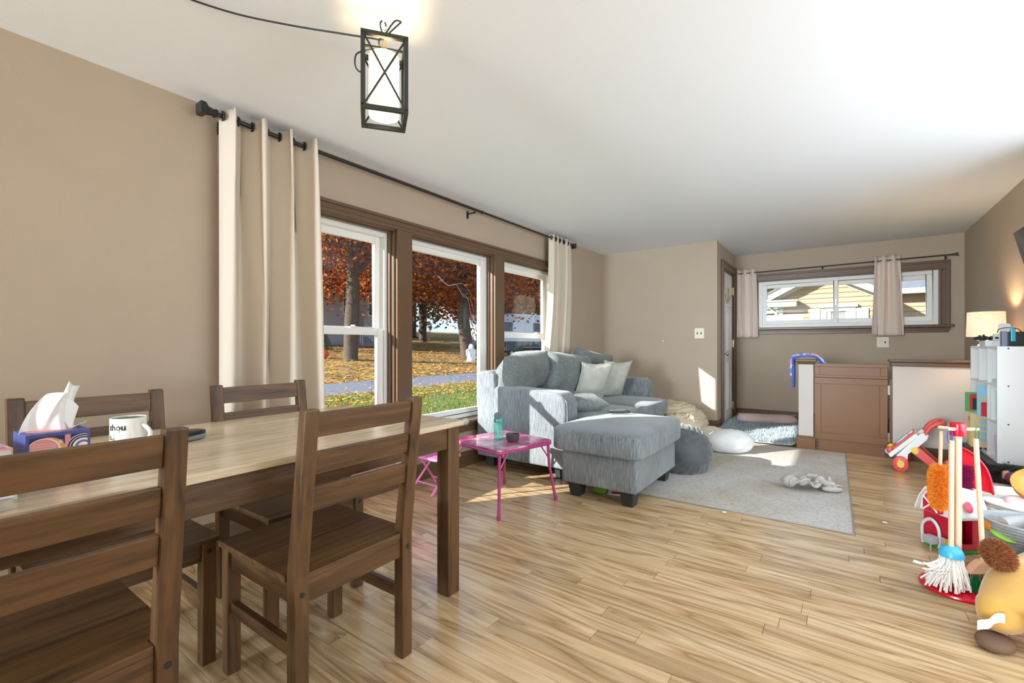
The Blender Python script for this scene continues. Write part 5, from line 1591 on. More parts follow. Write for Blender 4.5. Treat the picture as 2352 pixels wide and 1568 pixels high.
hb = thing('toy_brush', 'wooden hand brush with purple bristles hanging behind the pole', 'toy brush', at(0.045, 0.062, 0.44), (0, 0, IMG))
MB().prism([(-0.013, 0.24), (0.006, 0.245), (0.012, 0.22), (0.012, 0.12), (0.014, 0.0), (-0.014, 0.0), (-0.012, 0.11), (-0.016, 0.2)], 1, -0.008, 0.008).build('handle', mat('brown_beech', srgb(176, 128, 92), 0.5), hb, bev=0.003)
rg = random.Random(11)
mb = MB()
for k in range(420):
    z = rg.uniform(0.004, 0.105)
    y_ = rg.uniform(-0.007, 0.007)
    mb.tube([(0.012, y_, z), (0.075 + rg.uniform(-0.006, 0.006), y_ * 2.5, z - 0.01 + rg.uniform(-0.01, 0.01))], 0.0013, 3, False)
stuff(mb.build('bristles', mat('purple_bristle', srgb(120, 16, 66), 0.45), hb))

# ------------------------------------------------------------------ baby walker
WK = thing('baby_walker', 'red and white push-along baby walker with activity panel', 'walker', (5.20, -0.42, 0), (0, 0, IMG - R(40.3)))
WK.scale = (0.80, 0.9, 1)
CORAL, CWHT, YELP = mat('coral_plastic', srgb(226, 88, 84), 0.35), mat('white_plastic', (0.82, 0.82, 0.80, 1), 0.35), mat('yellow_plastic', srgb(236, 200, 70), 0.4)
PBL = mat('pale_blue_plastic', srgb(176, 214, 232), 0.4)
def wheel(s, d, z, r, th):
    w = MB().lathe([(0, -th / 2), (r * 0.8, -th / 2), (r, -th / 4), (r, th / 4), (r * 0.8, th / 2), (0, th / 2)], 32).build('wheel', CORAL, WK, smooth='auto', loc=(s, d, z), rot=(PI / 2, 0, 0))
    MB().lathe([(0, th / 2), (r * 0.5, th / 2), (r * 0.46, th / 2 + 0.006), (0, th / 2 + 0.006)], 24).build('hub_cap', YELP, w)
wheel(0.0, 0.0, 0.068, 0.067, 0.035)
wheel(0.02, 0.30, 0.068, 0.067, 0.035)
side = [(-0.045, 0.09), (0.055, 0.085), (0.062, 0.155), (0.125, 0.205), (0.215, 0.295), (0.228, 0.335), (0.20, 0.35), (0.165, 0.345), (0.06, 0.235), (-0.03, 0.14)]
for d in (0.03, 0.27):
    MB().prism(side, 1, d - 0.018, d + 0.018).build('side_frame', CWHT, WK, bev=0.006)
Mp = Matrix.Translation((0.02, 0.15, 0.225)) @ Matrix.Rotation(R(-42), 4, 'Y')
MB().box((-0.155, -0.14, -0.02), (0.155, 0.14, 0.02), Mp).build('panel', CWHT, WK, bev=0.012)
MB().box((-0.08, -0.12, 0.02), (0.15, 0.12, 0.036), Mp).build('panel_face', CORAL, WK, bev=0.007)
MB().lathe([(0, 0.036), (0.055, 0.036), (0.05, 0.05), (0, 0.054)], 24, Mp @ Matrix.Translation((0.02, -0.03, 0)), 1.3, 1).build('dial', PBL, WK, smooth='auto')
MB().lathe([(0, 0.036), (0.03, 0.036), (0.028, 0.045), (0, 0.047)], 20, Mp @ Matrix.Translation((0.115, -0.02, 0)), 1, 1.4).build('dial', CWHT, WK, smooth='auto')
MB().box((-0.06, 0.04, 0.036), (0.08, 0.07, 0.044), Mp).build('key_strip', YELP, WK, bev=0.003)
for q, (a, c, cm, r_) in enumerate(((-0.12, -0.10, CORAL, 0.03), (-0.125, -0.03, YELP, 0.026), (-0.14, -0.085, PBL, 0.028), (-0.11, 0.04, YELP, 0.03), (-0.13, 0.09, CORAL, 0.028))):
    p = Mp @ Vector((a, c, 0.035))
    MB().ell(p, (r_, r_, r_), 18, 12).build('bead', cm, WK, smooth=True)
hd = smooth_path([(0.20, 0.03, 0.335), (0.235, 0.03, 0.395), (0.285, 0.03, 0.43), (0.335, 0.045, 0.44), (0.35, 0.08, 0.44), (0.35, 0.22, 0.44), (0.335, 0.255, 0.44), (0.285, 0.27, 0.43), (0.235, 0.27, 0.395), (0.20, 0.27, 0.335)], 6)
MB().tube(hd, 0.021, 12).build('handle', CORAL, WK, smooth=True)
for d in (0.01, 0.29):
    MB().prism([(0.10, 0.215), (0.15, 0.225), (0.27, 0.13), (0.38, 0.045), (0.38, 0.015), (0.30, 0.03), (0.09, 0.175)], 1, d - 0.015, d + 0.015).build('rear_leg', CORAL, WK, bev=0.006)
    MB().lathe([(0, 0), (0.03, 0), (0.028, 0.01), (0, 0.012)], 20).build('pivot_knob', YELP, WK, loc=(0.12, d - 0.015, 0.195), rot=(PI / 2, 0, 0))
for d in (0.0, 0.30):
    wheel(0.40, d, 0.052, 0.05, 0.03)

# ------------------------------------------------------------------ play barn
fb = thing('play_barn', 'red and white toy barn playset standing behind the broom stand', 'playset', (3.40, -0.485, 0), (0, 0, R(-50)))
fb.scale = (0.74, 0.74, 1)
BRED, BGRN = mat('barn_red', srgb(196, 12, 50), 0.35), mat('barn_green', srgb(50, 140, 50), 0.4)
MB().box((-0.125, -0.11, 0), (0.125, 0.11, 0.018)).build('ground_plate', BGRN, fb, bev=0.004)
for xa in (-0.115, 0.105):
    MB().box((xa, -0.10, 0.018), (xa + 0.012, 0.10, 0.19)).build('wall', BRED, fb, bev=0.002)
MB().box((-0.103, 0.088, 0.018), (0.105, 0.10, 0.19)).build('wall', BRED, fb)
MB().box((-0.103, -0.10, 0.018), (0.105, -0.088, 0.05)).box((-0.103, -0.10, 0.05), (-0.03, -0.088, 0.19)).box((0.05, -0.10, 0.05), (0.105, -0.088, 0.19)).build('front_wall', BRED, fb, bev=0.002)
roofp = [(-0.135, 0.185), (-0.14, 0.20), (-0.105, 0.27), (-0.06, 0.325), (0, 0.345), (0.06, 0.325), (0.105, 0.27), (0.14, 0.20), (0.135, 0.185), (0.10, 0.262), (0.055, 0.312), (0, 0.33), (-0.055, 0.312), (-0.10, 0.262)]
MB().prism([(a, c) for a, c in roofp], 0, -0.15, 0.14).build('roof', CWHT, fb, bev=0.003)
MB().prism([(-0.12, 0.19), (-0.10, 0.262), (-0.055, 0.312), (0, 0.33), (0.055, 0.312), (0.10, 0.262), (0.12, 0.19)], 0, -0.125, -0.112).build('gable', CWHT, fb)
MB().prism([(-0.06, 0.20), (-0.06, 0.26), (-0.03, 0.30), (0.03, 0.30), (0.06, 0.26), (0.06, 0.20)], 0, -0.165, -0.126).build('hayloft_door', BRED, fb, bev=0.006)
for s2 in (-1, 1):
    MB().tube([(-0.167, -0.05 * s2, 0.208), (-0.167, 0.05 * s2, 0.275)], 0.005, 6).build('door_brace', CWHT, fb)
MB().lathe([(0, 0), (0.03, 0), (0.03, 0.003), (0, 0.003)], 22).build('emblem', BRED, fb, loc=(-0.02, -0.134, 0.255), rot=(R(62), 0, 0))
MB().tube([(-0.02, 0, 0.34), (-0.02, 0, 0.375)], 0.005, 8).ell((-0.02, 0, 0.385), (0.028, 0.006, 0.014), 14, 8).build('weather_vane', YELP, fb, smooth=True)
GRYP = mat('grey_plastic', srgb(168, 166, 166), 0.4)
MB().tube(smooth_path([(-0.16, -0.06, 0.018), (-0.165, -0.06, 0.12), (-0.16, 0.0, 0.16), (-0.165, 0.06, 0.12), (-0.16, 0.06, 0.018)], 6), 0.010, 8).build('gate_arch', mat('pale_grey_plastic', srgb(204, 208, 206), 0.4), fb, smooth=True)
MB().box((-0.23, -0.07, 0.045), (-0.17, 0.0, 0.085)).box((-0.205, -0.04, 0.0), (-0.195, -0.03, 0.045)).build('feed_trough', GRYP, fb, bev=0.006)
MB().box((-0.19, -0.17, 0.05), (-0.182, -0.10, 0.095)).box((-0.19, -0.14, 0.0), (-0.18, -0.13, 0.05)).build('sign_board', GRYP, fb, bev=0.003)
MB().box((-0.1905, -0.165, 0.056), (-0.190, -0.118, 0.089)).build('sign_print', mat('sign_print', srgb(190, 180, 90), 0.5, var=0.5, vscale=60), fb)
MB().box((-0.12, -0.104, 0.05), (-0.108, -0.1, 0.19)).build('door_edge', mat('periwinkle_plastic', srgb(120, 140, 220), 0.4), fb)

# ------------------------------------------------------------------ rope baskets and toys in them
def rope_basket(name, label, loc, r0, r1, h, mm, n, sx=1.0, rot=0, handle=False):
    t = thing(name, label, 'basket', loc, (0, 0, rot))
    prof = [(0, 0.004), (r0 * 0.9, 0.004)]
    rad = h / n / 2
    for k in range(n):
        f_ = (k + 0.5) / n
        rc = r0 + (r1 - r0) * f_ ** 0.7
        for a in (-60, -20, 20, 60):
            prof.append((rc + rad * math.cos(R(a)), rad + 2 * rad * k + rad * math.sin(R(a))))
    prof.append((r1 - 0.004, h))
    for k in range(6):
        f_ = 1 - k / 5
        prof.append((r0 + (r1 - r0) * f_ ** 0.7 - 0.012, 0.012 + (h - 0.02) * f_))
    prof.append((0, 0.012))
    MB().lathe(prof, 56, sx=sx).build('coil', mm, t, smooth=True)
    return t
GROPE = mat('grey_rope', srgb(166, 172, 174), 0.9, var=0.12, vscale=120, bump=0.4, bscale=220)
WROPE = mat('white_rope', srgb(228, 226, 218), 0.9, var=0.05, vscale=100, bump=0.3, bscale=220)
rope_basket('rope_basket', 'white cotton rope basket full of toys behind the grey basket', (3.66, -0.83, 0), 0.20, 0.235, 0.26, WROPE, 17, 1.12)
rope_basket('rope_basket', 'grey woven rope basket with toys beside the broom stand', (3.165, -0.71, 0), 0.150, 0.150, 0.27, GROPE, 21)
def blob(name, label, cat, loc, rad, mm, rot=(0, 0, 0), e1=0.9, wr=0.0, seed=0, group=None):
    def f(p):
        return p + p.normalized() * wr * mnoise.noise(p * 18 + Vector((seed, 0, 0)))
    o = MB().ell((0, 0, 0), rad, 26, 16, e1, e1, f=f).build(name, mm, None, smooth=True, loc=loc, rot=rot)
    return tag(o, label, cat, group)
SG = 'soft toys in the white rope basket'
blob('soft_toy', 'white soft toy heaped at the left of the white rope basket', 'soft toy', (3.58, -0.70, 0.20), (0.12, 0.09, 0.06), WPL, (0, 0, 0.3), 0.8, 0.02, 1, SG)
blob('soft_toy', 'pale pink soft toy in the middle of the white rope basket', 'soft toy', (3.58, -0.79, 0.235), (0.09, 0.07, 0.05), PINKF, (0, 0, -0.4), 0.8, 0.02, 2, SG)
blob('soft_toy', 'white soft toy filling the back of the white rope basket', 'soft toy', (3.74, -0.84, 0.17), (0.14, 0.14, 0.07), WPL, (0, 0, 0.9), 0.8, 0.02, 3, SG)
GRK = mat('green_knit', srgb(70, 160, 130), 0.9, var=0.2, vscale=60, bump=0.5, bscale=90)
tag(MB().tube(smooth_path([(3.57, -0.80, 0.275), (3.54, -0.87, 0.285), (3.50, -0.95, 0.28), (3.48, -1.03, 0.27)], 6), [0.02] * 3 + [0.028] * 16, 12).build('knit_toy', GRK, smooth=True), 'green knitted tube toy lying across the white rope basket', 'soft toy', SG)
t = thing('wooden_bowl', 'tilted orange-brown wooden bowl on top of the white rope basket', 'bowl', (3.66, -0.895, 0.285), (R(-8), R(-30), 0))
MB().lathe([(0, 0), (0.06, 0), (0.10, 0.02), (0.125, 0.055), (0.132, 0.09), (0.126, 0.09), (0.118, 0.055), (0.092, 0.026), (0.05, 0.01), (0, 0.009)], 40).build('bowl_body', mat('honey_wood', srgb(200, 142, 70), 0.4, var=0.12, vscale=12), t, smooth='auto')
# in the grey basket
TG = 'toys in the grey rope basket'
blob('toy_ball', 'orange toy ball in the grey rope basket', 'toy', (3.115, -0.585, 0.235), (0.03, 0.03, 0.03), mat('toy_orange', srgb(230, 140, 30), 0.4), group=TG)
blob('toy_egg', 'pinkish wooden egg toy in the grey rope basket', 'toy', (3.11, -0.625, 0.235), (0.026, 0.032, 0.026), mat('toy_terracotta', srgb(206, 130, 104), 0.5), group=TG)
blob('toy_lemon', 'yellow-green toy fruit in the grey rope basket', 'toy', (3.075, -0.65, 0.225), (0.03, 0.04, 0.026), mat('toy_olive', srgb(206, 196, 80), 0.5), group=TG)
tag(MB().lathe([(0, 0), (0.05, 0), (0.055, 0.008), (0.05, 0.014), (0, 0.014)], 28).build('toy_plate', mat('toy_lime', srgb(150, 196, 70), 0.4), smooth='auto', loc=(3.07, -0.62, 0.205), rot=(R(14), R(-10), 0)), 'lime green toy plate in the grey rope basket', 'toy', TG)
t = thing('clear_tube', 'clear plastic tube lying across the grey rope basket', 'toy', (3.13, -0.69, 0.275), (0, R(78), R(-64)), TG)
MB().lathe([(0.032, -0.08), (0.033, -0.08), (0.033, 0.07), (0.032, 0.07), (0.032, -0.08)], 28).build('tube_wall', MATS['clear_plastic'], t, smooth='auto')
MB().lathe([(0, 0.07), (0.034, 0.07), (0.034, 0.095), (0, 0.1)], 24).build('end_cap', CWHT, t, smooth='auto')
t = thing('toy_stamp', 'coral red toy block with a square top in the grey rope basket', 'toy', (3.06, -0.745, 0.27), (R(14), R(-24), R(-40)), TG)
MB().hexa([(-0.03, -0.03, -0.06), (0.03, -0.03, -0.06), (0.03, 0.03, -0.06), (-0.03, 0.03, -0.06)], [(-0.022, -0.022, 0.0), (0.022, -0.022, 0.0), (0.022, 0.022, 0.0), (-0.022, 0.022, 0.0)]).build('stem', CORAL, t, bev=0.003)
MB().box((-0.045, -0.045, 0.0), (0.045, 0.045, 0.035)).build('top_block', mat('red_plastic', srgb(222, 50, 50), 0.35), t, bev=0.004)
# grey shaggy plush in front of the basket
t = thing('shaggy_plush', 'shaggy grey plush toy heaped before the grey rope basket', 'plush toy', (2.955, -0.765, 0.02))
SHG = island_mat('grey_shag_hair', [(0, srgb(70, 74, 82)), (0.5, srgb(150, 154, 164)), (1, srgb(206, 208, 216))], 0.9)
MB().ell((0, 0, 0.12), (0.085, 0.095, 0.115), 22, 14).build('body', mat('plush_core_grey', srgb(110, 112, 120), 0.95), t, smooth=True)
def sh_s(rg):
    d = Vector((rg.gauss(0, 1), rg.gauss(0, 1), rg.gauss(0, 1))).normalized()
    return (d.x * 0.085, d.y * 0.095, 0.12 + d.z * 0.115), d
fur('hair', sh_s, 9000, 0.04, 0.0026, SHG, t, seed=12, droop=0.25)
# pink tray
t = thing('toy_tray', 'pale pink plastic toy tray behind the mustard plush animal', 'toy', (2.80, -0.735, 0.0), (0, 0, R(-20)))
MB().box((-0.10, -0.13, 0), (0.10, 0.13, 0.13)).build('body', mat('pale_pink_plastic', srgb(236, 200, 206), 0.4), t, bev=0.02)
MB().tube([(0.05 * math.cos(a), -0.03 + 0.055 * math.sin(a), 0.132) for a in [2 * PI * k / 28 for k in range(29)]], 0.006, 8).build('ring', CWHT, t, smooth=True)
# doll and stacking rings by the bench
t = thing('doll', 'doll with long black hair lying on the toy basket by the shelf', 'doll', (4.32, -0.90, 0.235), (0, 0, R(20)))
SKN = mat('doll_skin', srgb(206, 150, 124), 0.5)
body = smooth_path([(0, 0, 0.0), (-0.05, 0.02, 0.01), (-0.12, 0.03, 0.0)], 3)
MB().tube(body, [0.015, 0.03, 0.035, 0.034, 0.032, 0.034, 0.03], 12).build('dress', mat('doll_dress', srgb(120, 60, 100), 0.7), t, smooth=True)
MB().ell((0.035, 0, 0.008), (0.036, 0.034, 0.034), 18, 12).build('head', SKN, t, smooth=True)
def hr_s(rg):
    d = Vector((rg.gauss(0.6, 1), rg.gauss(-0.4, 1), abs(rg.gauss(0, 1)))).normalized()
    return (0.04 + d.x * 0.037, d.y * 0.036, 0.008 + d.z * 0.035), d + Vector((0.7, -0.8, -0.5))
fur('hair', hr_s, 2500, 0.10, 0.0022, mat('black_hair', (0.012, 0.012, 0.012, 1), 0.5), t, seed=2, droop=0.3, jit=0.3)
t = thing('wire_bin', 'low black and white mesh toy bin in front of the shelf bench', 'bin', (4.05, -0.92, 0.0))
MB().box((-0.14, -0.20, 0), (0.30, 0.20, 0.018)).build('bottom', BLACK, t)
mb = MB()
for k in range(24):
    u = k / 23
    mb.tube([(-0.14 + 0.44 * u, 0.2, 0.018), (-0.14 + 0.44 * u, 0.2, 0.20)], 0.002, 4, False)
    mb.tube([(-0.14, -0.2 + 0.4 * u, 0.018), (-0.14, -0.2 + 0.4 * u, 0.20)], 0.002, 4, False)
for k in range(10):
    z = 0.02 + 0.018 * k
    mb.tube([(0.30, 0.2, z), (-0.14, 0.2, z), (-0.14, -0.2, z)], 0.002, 4, False)
mb.build('mesh_side', mat('grey_mesh', (0.16, 0.16, 0.17, 1), 0.5), t)
MB().box((-0.13, -0.19, 0.018), (0.29, 0.19, 0.185)).build('lining', mat('white_liner', (0.6, 0.6, 0.6, 1), 0.8), t, bev=0.01)
for k, (cm, lb) in enumerate(((PBL, 'pale blue toy ring, lowest of the three by the shelf'), (YELP, 'yellow toy ring, middle of the three by the shelf'), (mat('pink_ring', srgb(240, 180, 206), 0.4), 'pink toy ring on top of the three by the shelf'))):
    rr_ = 0.062 - 0.006 * k
    tag(MB().tube([(rr_ * math.cos(a), rr_ * math.sin(a), 0) for a in [2 * PI * q / 32 for q in range(33)]], 0.018, 10, False).build('toy_ring', cm, smooth=True, loc=(4.02 + 0.012 * k, -0.97 - 0.01 * k, 0.206 + 0.034 * k), rot=(R(6), R(-4), 0)), lb, 'toy ring', 'toy rings by the shelf')

# ------------------------------------------------------------------ plush horse at the lower right
ph_ = thing('plush_animal', 'mustard yellow plush animal with brown feet and a fuzzy brown tuft at the lower right', 'plush toy', (2.455, -0.512, 0), (0, 0, IMG))
ph_.scale = (1.18, 1.18, 1.12)
MUST = mat('mustard_velour', srgb(206, 160, 78), 0.85, var=0.14, vscale=10, sheen=0.4)
HOOF = mat('brown_velour', srgb(112, 86, 66), 0.9, var=0.1, vscale=14)
me = bpy.data.meshes.new('body')
sk = [((0.03, 0.03, 0.17), 0.082), ((0.16, 0.06, 0.165), 0.09), ((0.27, 0.10, 0.20), 0.075), ((0.33, 0.13, 0.25), 0.055),
      ((-0.04, -0.005, 0.11), 0.062), ((-0.075, -0.02, 0.045), 0.046), ((0.045, -0.085, 0.10), 0.064), ((0.04, -0.145, 0.046), 0.050),
      ((0.22, 0.0, 0.09), 0.05), ((0.22, -0.05, 0.045), 0.042)]
ed = [(0, 1), (1, 2), (2, 3), (0, 4), (4, 5), (0, 6), (6, 7), (1, 8), (8, 9)]
me.from_pydata([p for p, _ in sk], ed, [])
bo = bpy.data.objects.new('body', me)
C.objects.link(bo)
bo.parent = ph_
me.materials.append(MUST)
md = bo.modifiers.new('skin', 'SKIN')
for i, (_, r_) in enumerate(sk):
    me.skin_vertices[0].data[i].radius = (r_, r_)
me.skin_vertices[0].data[0].use_root = True
md.use_smooth_shade = True
md2 = bo.modifiers.new('smooth', 'SUBSURF'); md2.levels = 2; md2.render_levels = 2
for c_, rz in (((-0.08, -0.028, 0.020), 30), ((0.04, -0.155, 0.022), 60), ((0.22, -0.06, 0.02), 80)):
    MB().ell(c_, (0.055, 0.045, 0.020), 22, 12, 0.8, 0.95, M=Matrix.Rotation(R(rz), 3, 'Z')).build('hoof', HOOF, ph_, smooth=True)
tail = MB().ell((0.012, 0.05, 0.262), (0.034, 0.036, 0.052), 20, 14, M=Matrix.Rotation(R(-28), 3, 'Y')).build('tail', mat('tail_core', srgb(140, 84, 46), 0.95), ph_, smooth=True)
TLF = island_mat('tail_fuzz', [(0, srgb(104, 58, 30)), (0.6, srgb(164, 98, 56)), (1, srgb(190, 126, 78))], 0.9)
Mtl = Matrix.Rotation(R(-28), 3, 'Y')
def tl_s(rg):
    d = Vector((rg.gauss(0, 1), rg.gauss(0, 1), rg.gauss(0, 1))).normalized()
    q = Mtl @ Vector((d.x * 0.034, d.y * 0.036, d.z * 0.052))
    return q + Vector((0.012, 0.05, 0.262)), Mtl @ d
fur('tail_fuzz', tl_s, 5000, 0.012, 0.0012, TLF, tail, seed=13)
MB().grid(lambda u, v: (-0.085 - 0.085 * u, -0.06 + 0.006 * math.sin(6 * u), 0.13 - 0.02 * u - 0.03 * v + 0.003 * math.sin(9 * u)), 10, 4).build('sewn_tag', TISS, ph_, solid=0.001)

# ------------------------------------------------------------------ outdoors: ground and street
def gz(y):
    return -0.16 + 0.08 * max(0.0, y - 13.6) if y < 60 else -0.16 + 0.08 * 46.4
def grass_mat(name, a, b_, c_):
    m, nt, b = newmat(name)
    g = N(nt, 'ShaderNodeNewGeometry')
    t1 = N(nt, 'ShaderNodeTexNoise', i_Scale=0.7, i_Detail=5.0)
    t2 = N(nt, 'ShaderNodeTexNoise', i_Scale=22.0, i_Detail=3.0)
    nt.links.new(g.outputs['Position'], t1.inputs['Vector'])
    nt.links.new(g.outputs['Position'], t2.inputs['Vector'])
    ma = N(nt, 'ShaderNodeMath', operation='MULTIPLY_ADD', i_1=0.5)
    nt.links.new(t2.outputs[0], ma.inputs[0]); nt.links.new(t1.outputs[0], ma.inputs[2])
    o = ramp(nt, ma.outputs[0], [(0.5, a), (0.72, b_), (0.95, c_)])
    nt.links.new(o, b.inputs['Base Color'])
    b.inputs['Roughness'].default_value = 0.95
    return m
GR1 = grass_mat('lawn_near_grass', srgb(96, 108, 52), srgb(132, 138, 72), srgb(168, 150, 92))
GR2 = grass_mat('lawn_far_litter', srgb(96, 92, 40), srgb(140, 112, 56), srgb(176, 140, 70))
ROADM = mat('asphalt', srgb(108, 109, 118), 0.9, var=0.15, vscale=6, coord='Object')
def strip(name, y0, y1, m, label, n=1, dz=0.0, xa=-40, xb=110):
    ys = [y0 + (y1 - y0) * k / n for k in range(n + 1)]
    vs, fs = [], []
    for yy in ys:
        vs += [(xa, yy, gz(yy) + dz), (xb, yy, gz(yy) + dz)]
    for k in range(n):
        fs.append((2 * k, 2 * k + 1, 2 * k + 3, 2 * k + 2))
    o = raw(name, vs, fs, m)
    return struct(o, label)
strip('ground_yard', -60, 10.0, GR1, 'green front lawn outside the picture window')
strip('ground_street', 10.0, 13.6, ROADM, 'grey asphalt street beyond the front lawn', 1, 0.0)
strip('ground_far_lawn', 13.6, 110, GR2, 'leaf-strewn lawn on the far side of the street', 20)

rg = random.Random(31)
# grass blades and fallen leaves (uncountable)
vs, fs = [], []
for k in range(26000):
    y = 4.8 + 5.2 * rg.random() ** 1.2
    x = y * rg.uniform(0.55, 1.35) + 0.2
    h = rg.uniform(0.04, 0.10)
    a = rg.uniform(0, PI)
    dx, dy_ = 0.007 * math.cos(a), 0.007 * math.sin(a)
    i = len(vs)
    vs += [(x - dx, y - dy_, gz(y)), (x + dx, y + dy_, gz(y)), (x + rg.uniform(-0.03, 0.03), y + rg.uniform(-0.03, 0.03), gz(y) + h)]
    fs.append((i, i + 1, i + 2))
GB = island_mat('grass_blades', [(0, srgb(80, 104, 36)), (0.6, srgb(118, 142, 56)), (1, srgb(168, 170, 96))], 0.8, 0.35)
tag(raw('lawn_grass', vs, fs, GB), 'short green grass blades on the front lawn', 'grass', kind='stuff')
LEAFG = island_mat('fallen_leaves', [(0, srgb(150, 84, 30)), (0.35, srgb(206, 130, 40)), (0.7, srgb(226, 176, 60)), (1, srgb(170, 120, 90))], 0.8)
vs, fs = [], []
def leaf_quad(p, s):
    a, t_ = rg.uniform(0, 2 * PI), rg.uniform(-0.5, 0.5)
    u = Vector((math.cos(a), math.sin(a), t_ * 0.5)) * s
    w = Vector((-math.sin(a), math.cos(a), rg.uniform(-0.4, 0.4))) * s * 0.8
    i = len(vs)
    p = Vector(p)
    vs.extend([tuple(p - u), tuple(p + w * 0.7), tuple(p + u), tuple(p - w * 0.7)])
    fs.append((i, i + 1, i + 2, i + 3))
for k in range(3200):
    y = rg.uniform(8.0, 10.3) if rg.random() < 0.75 else rg.uniform(5, 10)
    leaf_quad((y * rg.uniform(0.5, 1.45), y, gz(y) + 0.05), rg.uniform(0.035, 0.06))
for k in range(9000):
    y = 13.6 + 14 * rg.random() ** 1.4
    leaf_quad((y * rg.uniform(0.4, 1.7), y, gz(y) + 0.03), rg.uniform(0.05, 0.10))
for k in range(300):
    y = rg.uniform(10, 13.6)
    leaf_quad((y * rg.uniform(0.5, 1.5), y, gz(y) + 0.02), rg.uniform(0.035, 0.06))
tag(raw('leaf_litter', vs, fs, LEAFG), 'fallen orange and yellow leaves along the street', 'leaves', kind='stuff')

# ------------------------------------------------------------------ trees
BARK = mat('maple_bark', srgb(88, 74, 62), 0.95, var=0.35, vscale=5, bump=0.6, bscale=14, stretch=(3, 3, 0.7))
BARKG = mat('grey_bark', srgb(176, 168, 156), 0.95, var=0.15, vscale=5)
def leaf_ramp(name, cols):
    n = len(cols)
    return island_mat(name, [(k / max(n - 1, 1), srgb(*c)) for k, c in enumerate(cols)], 0.7, 0.45)
L_OR = leaf_ramp('orange_leaves', [(84, 40, 26), (140, 66, 30), (190, 96, 36), (220, 136, 56), (130, 62, 44)])
L_RU = leaf_ramp('russet_leaves', [(96, 40, 36), (140, 66, 40), (176, 92, 40), (206, 140, 50)])
L_YE = leaf_ramp('yellow_leaves', [(160, 130, 30), (206, 170, 40), (226, 196, 66), (150, 150, 50)])
L_PU = leaf_ramp('maroon_leaves', [(70, 34, 46), (104, 46, 50), (150, 70, 44), (120, 60, 70)])
L_OL = leaf_ramp('olive_leaves', [(70, 74, 30), (104, 96, 40), (146, 116, 46), (120, 90, 50)])
L_GR = leaf_ramp('dark_green_needles', [(30, 50, 26), (46, 70, 34), (64, 88, 44)])
def tree(name, label, base, h, tr, crown, leafm, n, size, seed, bark=BARK, group='autumn trees across the street', fork=0.3, nb=9, lean=(0, 0)):
    """crown: (cx, cy, cz, rx, ry, rz) relative to the base"""
    g = random.Random(seed)
    t = thing(name, label, 'tree', base, group=group)
    cx_, cy_, cz_, rx2, ry2, rz2 = crown
    mb = MB()
    zf = h * fork
    topp = Vector((lean[0], lean[1], h * 0.8))
    trunk = [Vector((0, 0, -0.1)), Vector((0.02, 0.02, 0.25)), Vector((lean[0] * 0.2, lean[1] * 0.2, zf * 0.6)), Vector((lean[0] * 0.4, lean[1] * 0.4, zf)), topp * 0.8, topp]
    mb.tube(smooth_path(trunk, 4), [tr * 1.7, tr * 1.35, tr * 1.15] + [tr * 1.05] * 9 + [tr * (1 - 0.085 * q) for q in range(9)], 12)
    tips = []
    for k in range(nb):
        a = 2 * PI * k / nb + g.uniform(-0.4, 0.4)
        z0 = zf + (h * 0.72 - zf) * g.random() * 0.9
        st = Vector((lean[0] * 0.5, lean[1] * 0.5, z0))
        el = g.uniform(-0.5, 0.9)
        en = Vector((cx_ + rx2 * 0.85 * math.cos(a), cy_ + ry2 * 0.85 * math.sin(a), cz_ + rz2 * el * 0.8))
        mid = st.lerp(en, 0.5) + Vector((0, 0, h * 0.04))
        P_ = smooth_path([st, mid, en], 4)
        mb.tube(P_, [tr * 0.42 * (1 - 0.85 * q / (len(P_) - 1)) for q in range(len(P_))], 6)
        tips += [P_[4], P_[6], P_[8]]
        for q in range(3):
            p0 = P_[3 + q * 2]
            p1 = p0 + Vector((g.uniform(-1, 1) * rx2, g.uniform(-1, 1) * ry2, g.uniform(-0.3, 0.6) * rz2)) * 0.38
            mb.tube([p0, p0.lerp(p1, 0.5) + Vector((0, 0, 0.1)), p1], [tr * 0.14, tr * 0.09, tr * 0.03], 5)
            tips.append(p1)
    mb.build('trunk', bark, t, smooth=True)
    vs, fs = [], []
    cl = list(tips)
    while len(cl) < 60:
        d = Vector((g.gauss(0, 1), g.gauss(0, 1), g.gauss(0, 1))).normalized() * g.random() ** 0.4
        cl.append(Vector((cx_ + d.x * rx2, cy_ + d.y * ry2, cz_ + d.z * rz2)))
    sg = min(rx2, rz2) * 0.22
    for k in range(n):
        c0 = cl[g.randrange(len(cl))]
        p = c0 + Vector((g.gauss(0, sg), g.gauss(0, sg), g.gauss(0, sg * 0.8)))
        s = size * g.uniform(0.6, 1.3)
        u = Vector((g.gauss(0, 1), g.gauss(0, 1), g.gauss(0, 0.6))).normalized() * s
        w = u.orthogonal().normalized()
        w = (Matrix.Rotation(g.uniform(0, 2 * PI), 3, u.normalized()) @ w) * s * 0.75
        i = len(vs)
        vs += [tuple(p - u), tuple(p + w * 0.8 - u * 0.15), tuple(p + u), tuple(p - w * 0.8 - u * 0.15)]
        fs.append((i, i + 1, i + 2, i + 3))
    if n:
        stuff(raw('foliage', vs, fs, leafm, t))
    return t
def gp(x, y):
    return (x, y, gz(y))
tree('maple_tree', 'big orange maple with a sunlit trunk seen through the picture window', gp(21.1, 18.6), 11, 0.36, (-1.2, -0.6, 4.9, 5.6, 4.6, 3.9), L_OR, 22000, 0.115, 1, lean=(-0.5, 0.3), fork=0.24, nb=12)
tree('maple_tree', 'russet maple with a dark forked trunk in the left window', gp(13.9, 20.0), 12, 0.34, (0.0, 0.0, 6.2, 4.8, 4.4, 4.5), L_RU, 16000, 0.11, 2, lean=(0.3, 0.0), fork=0.25, nb=12)
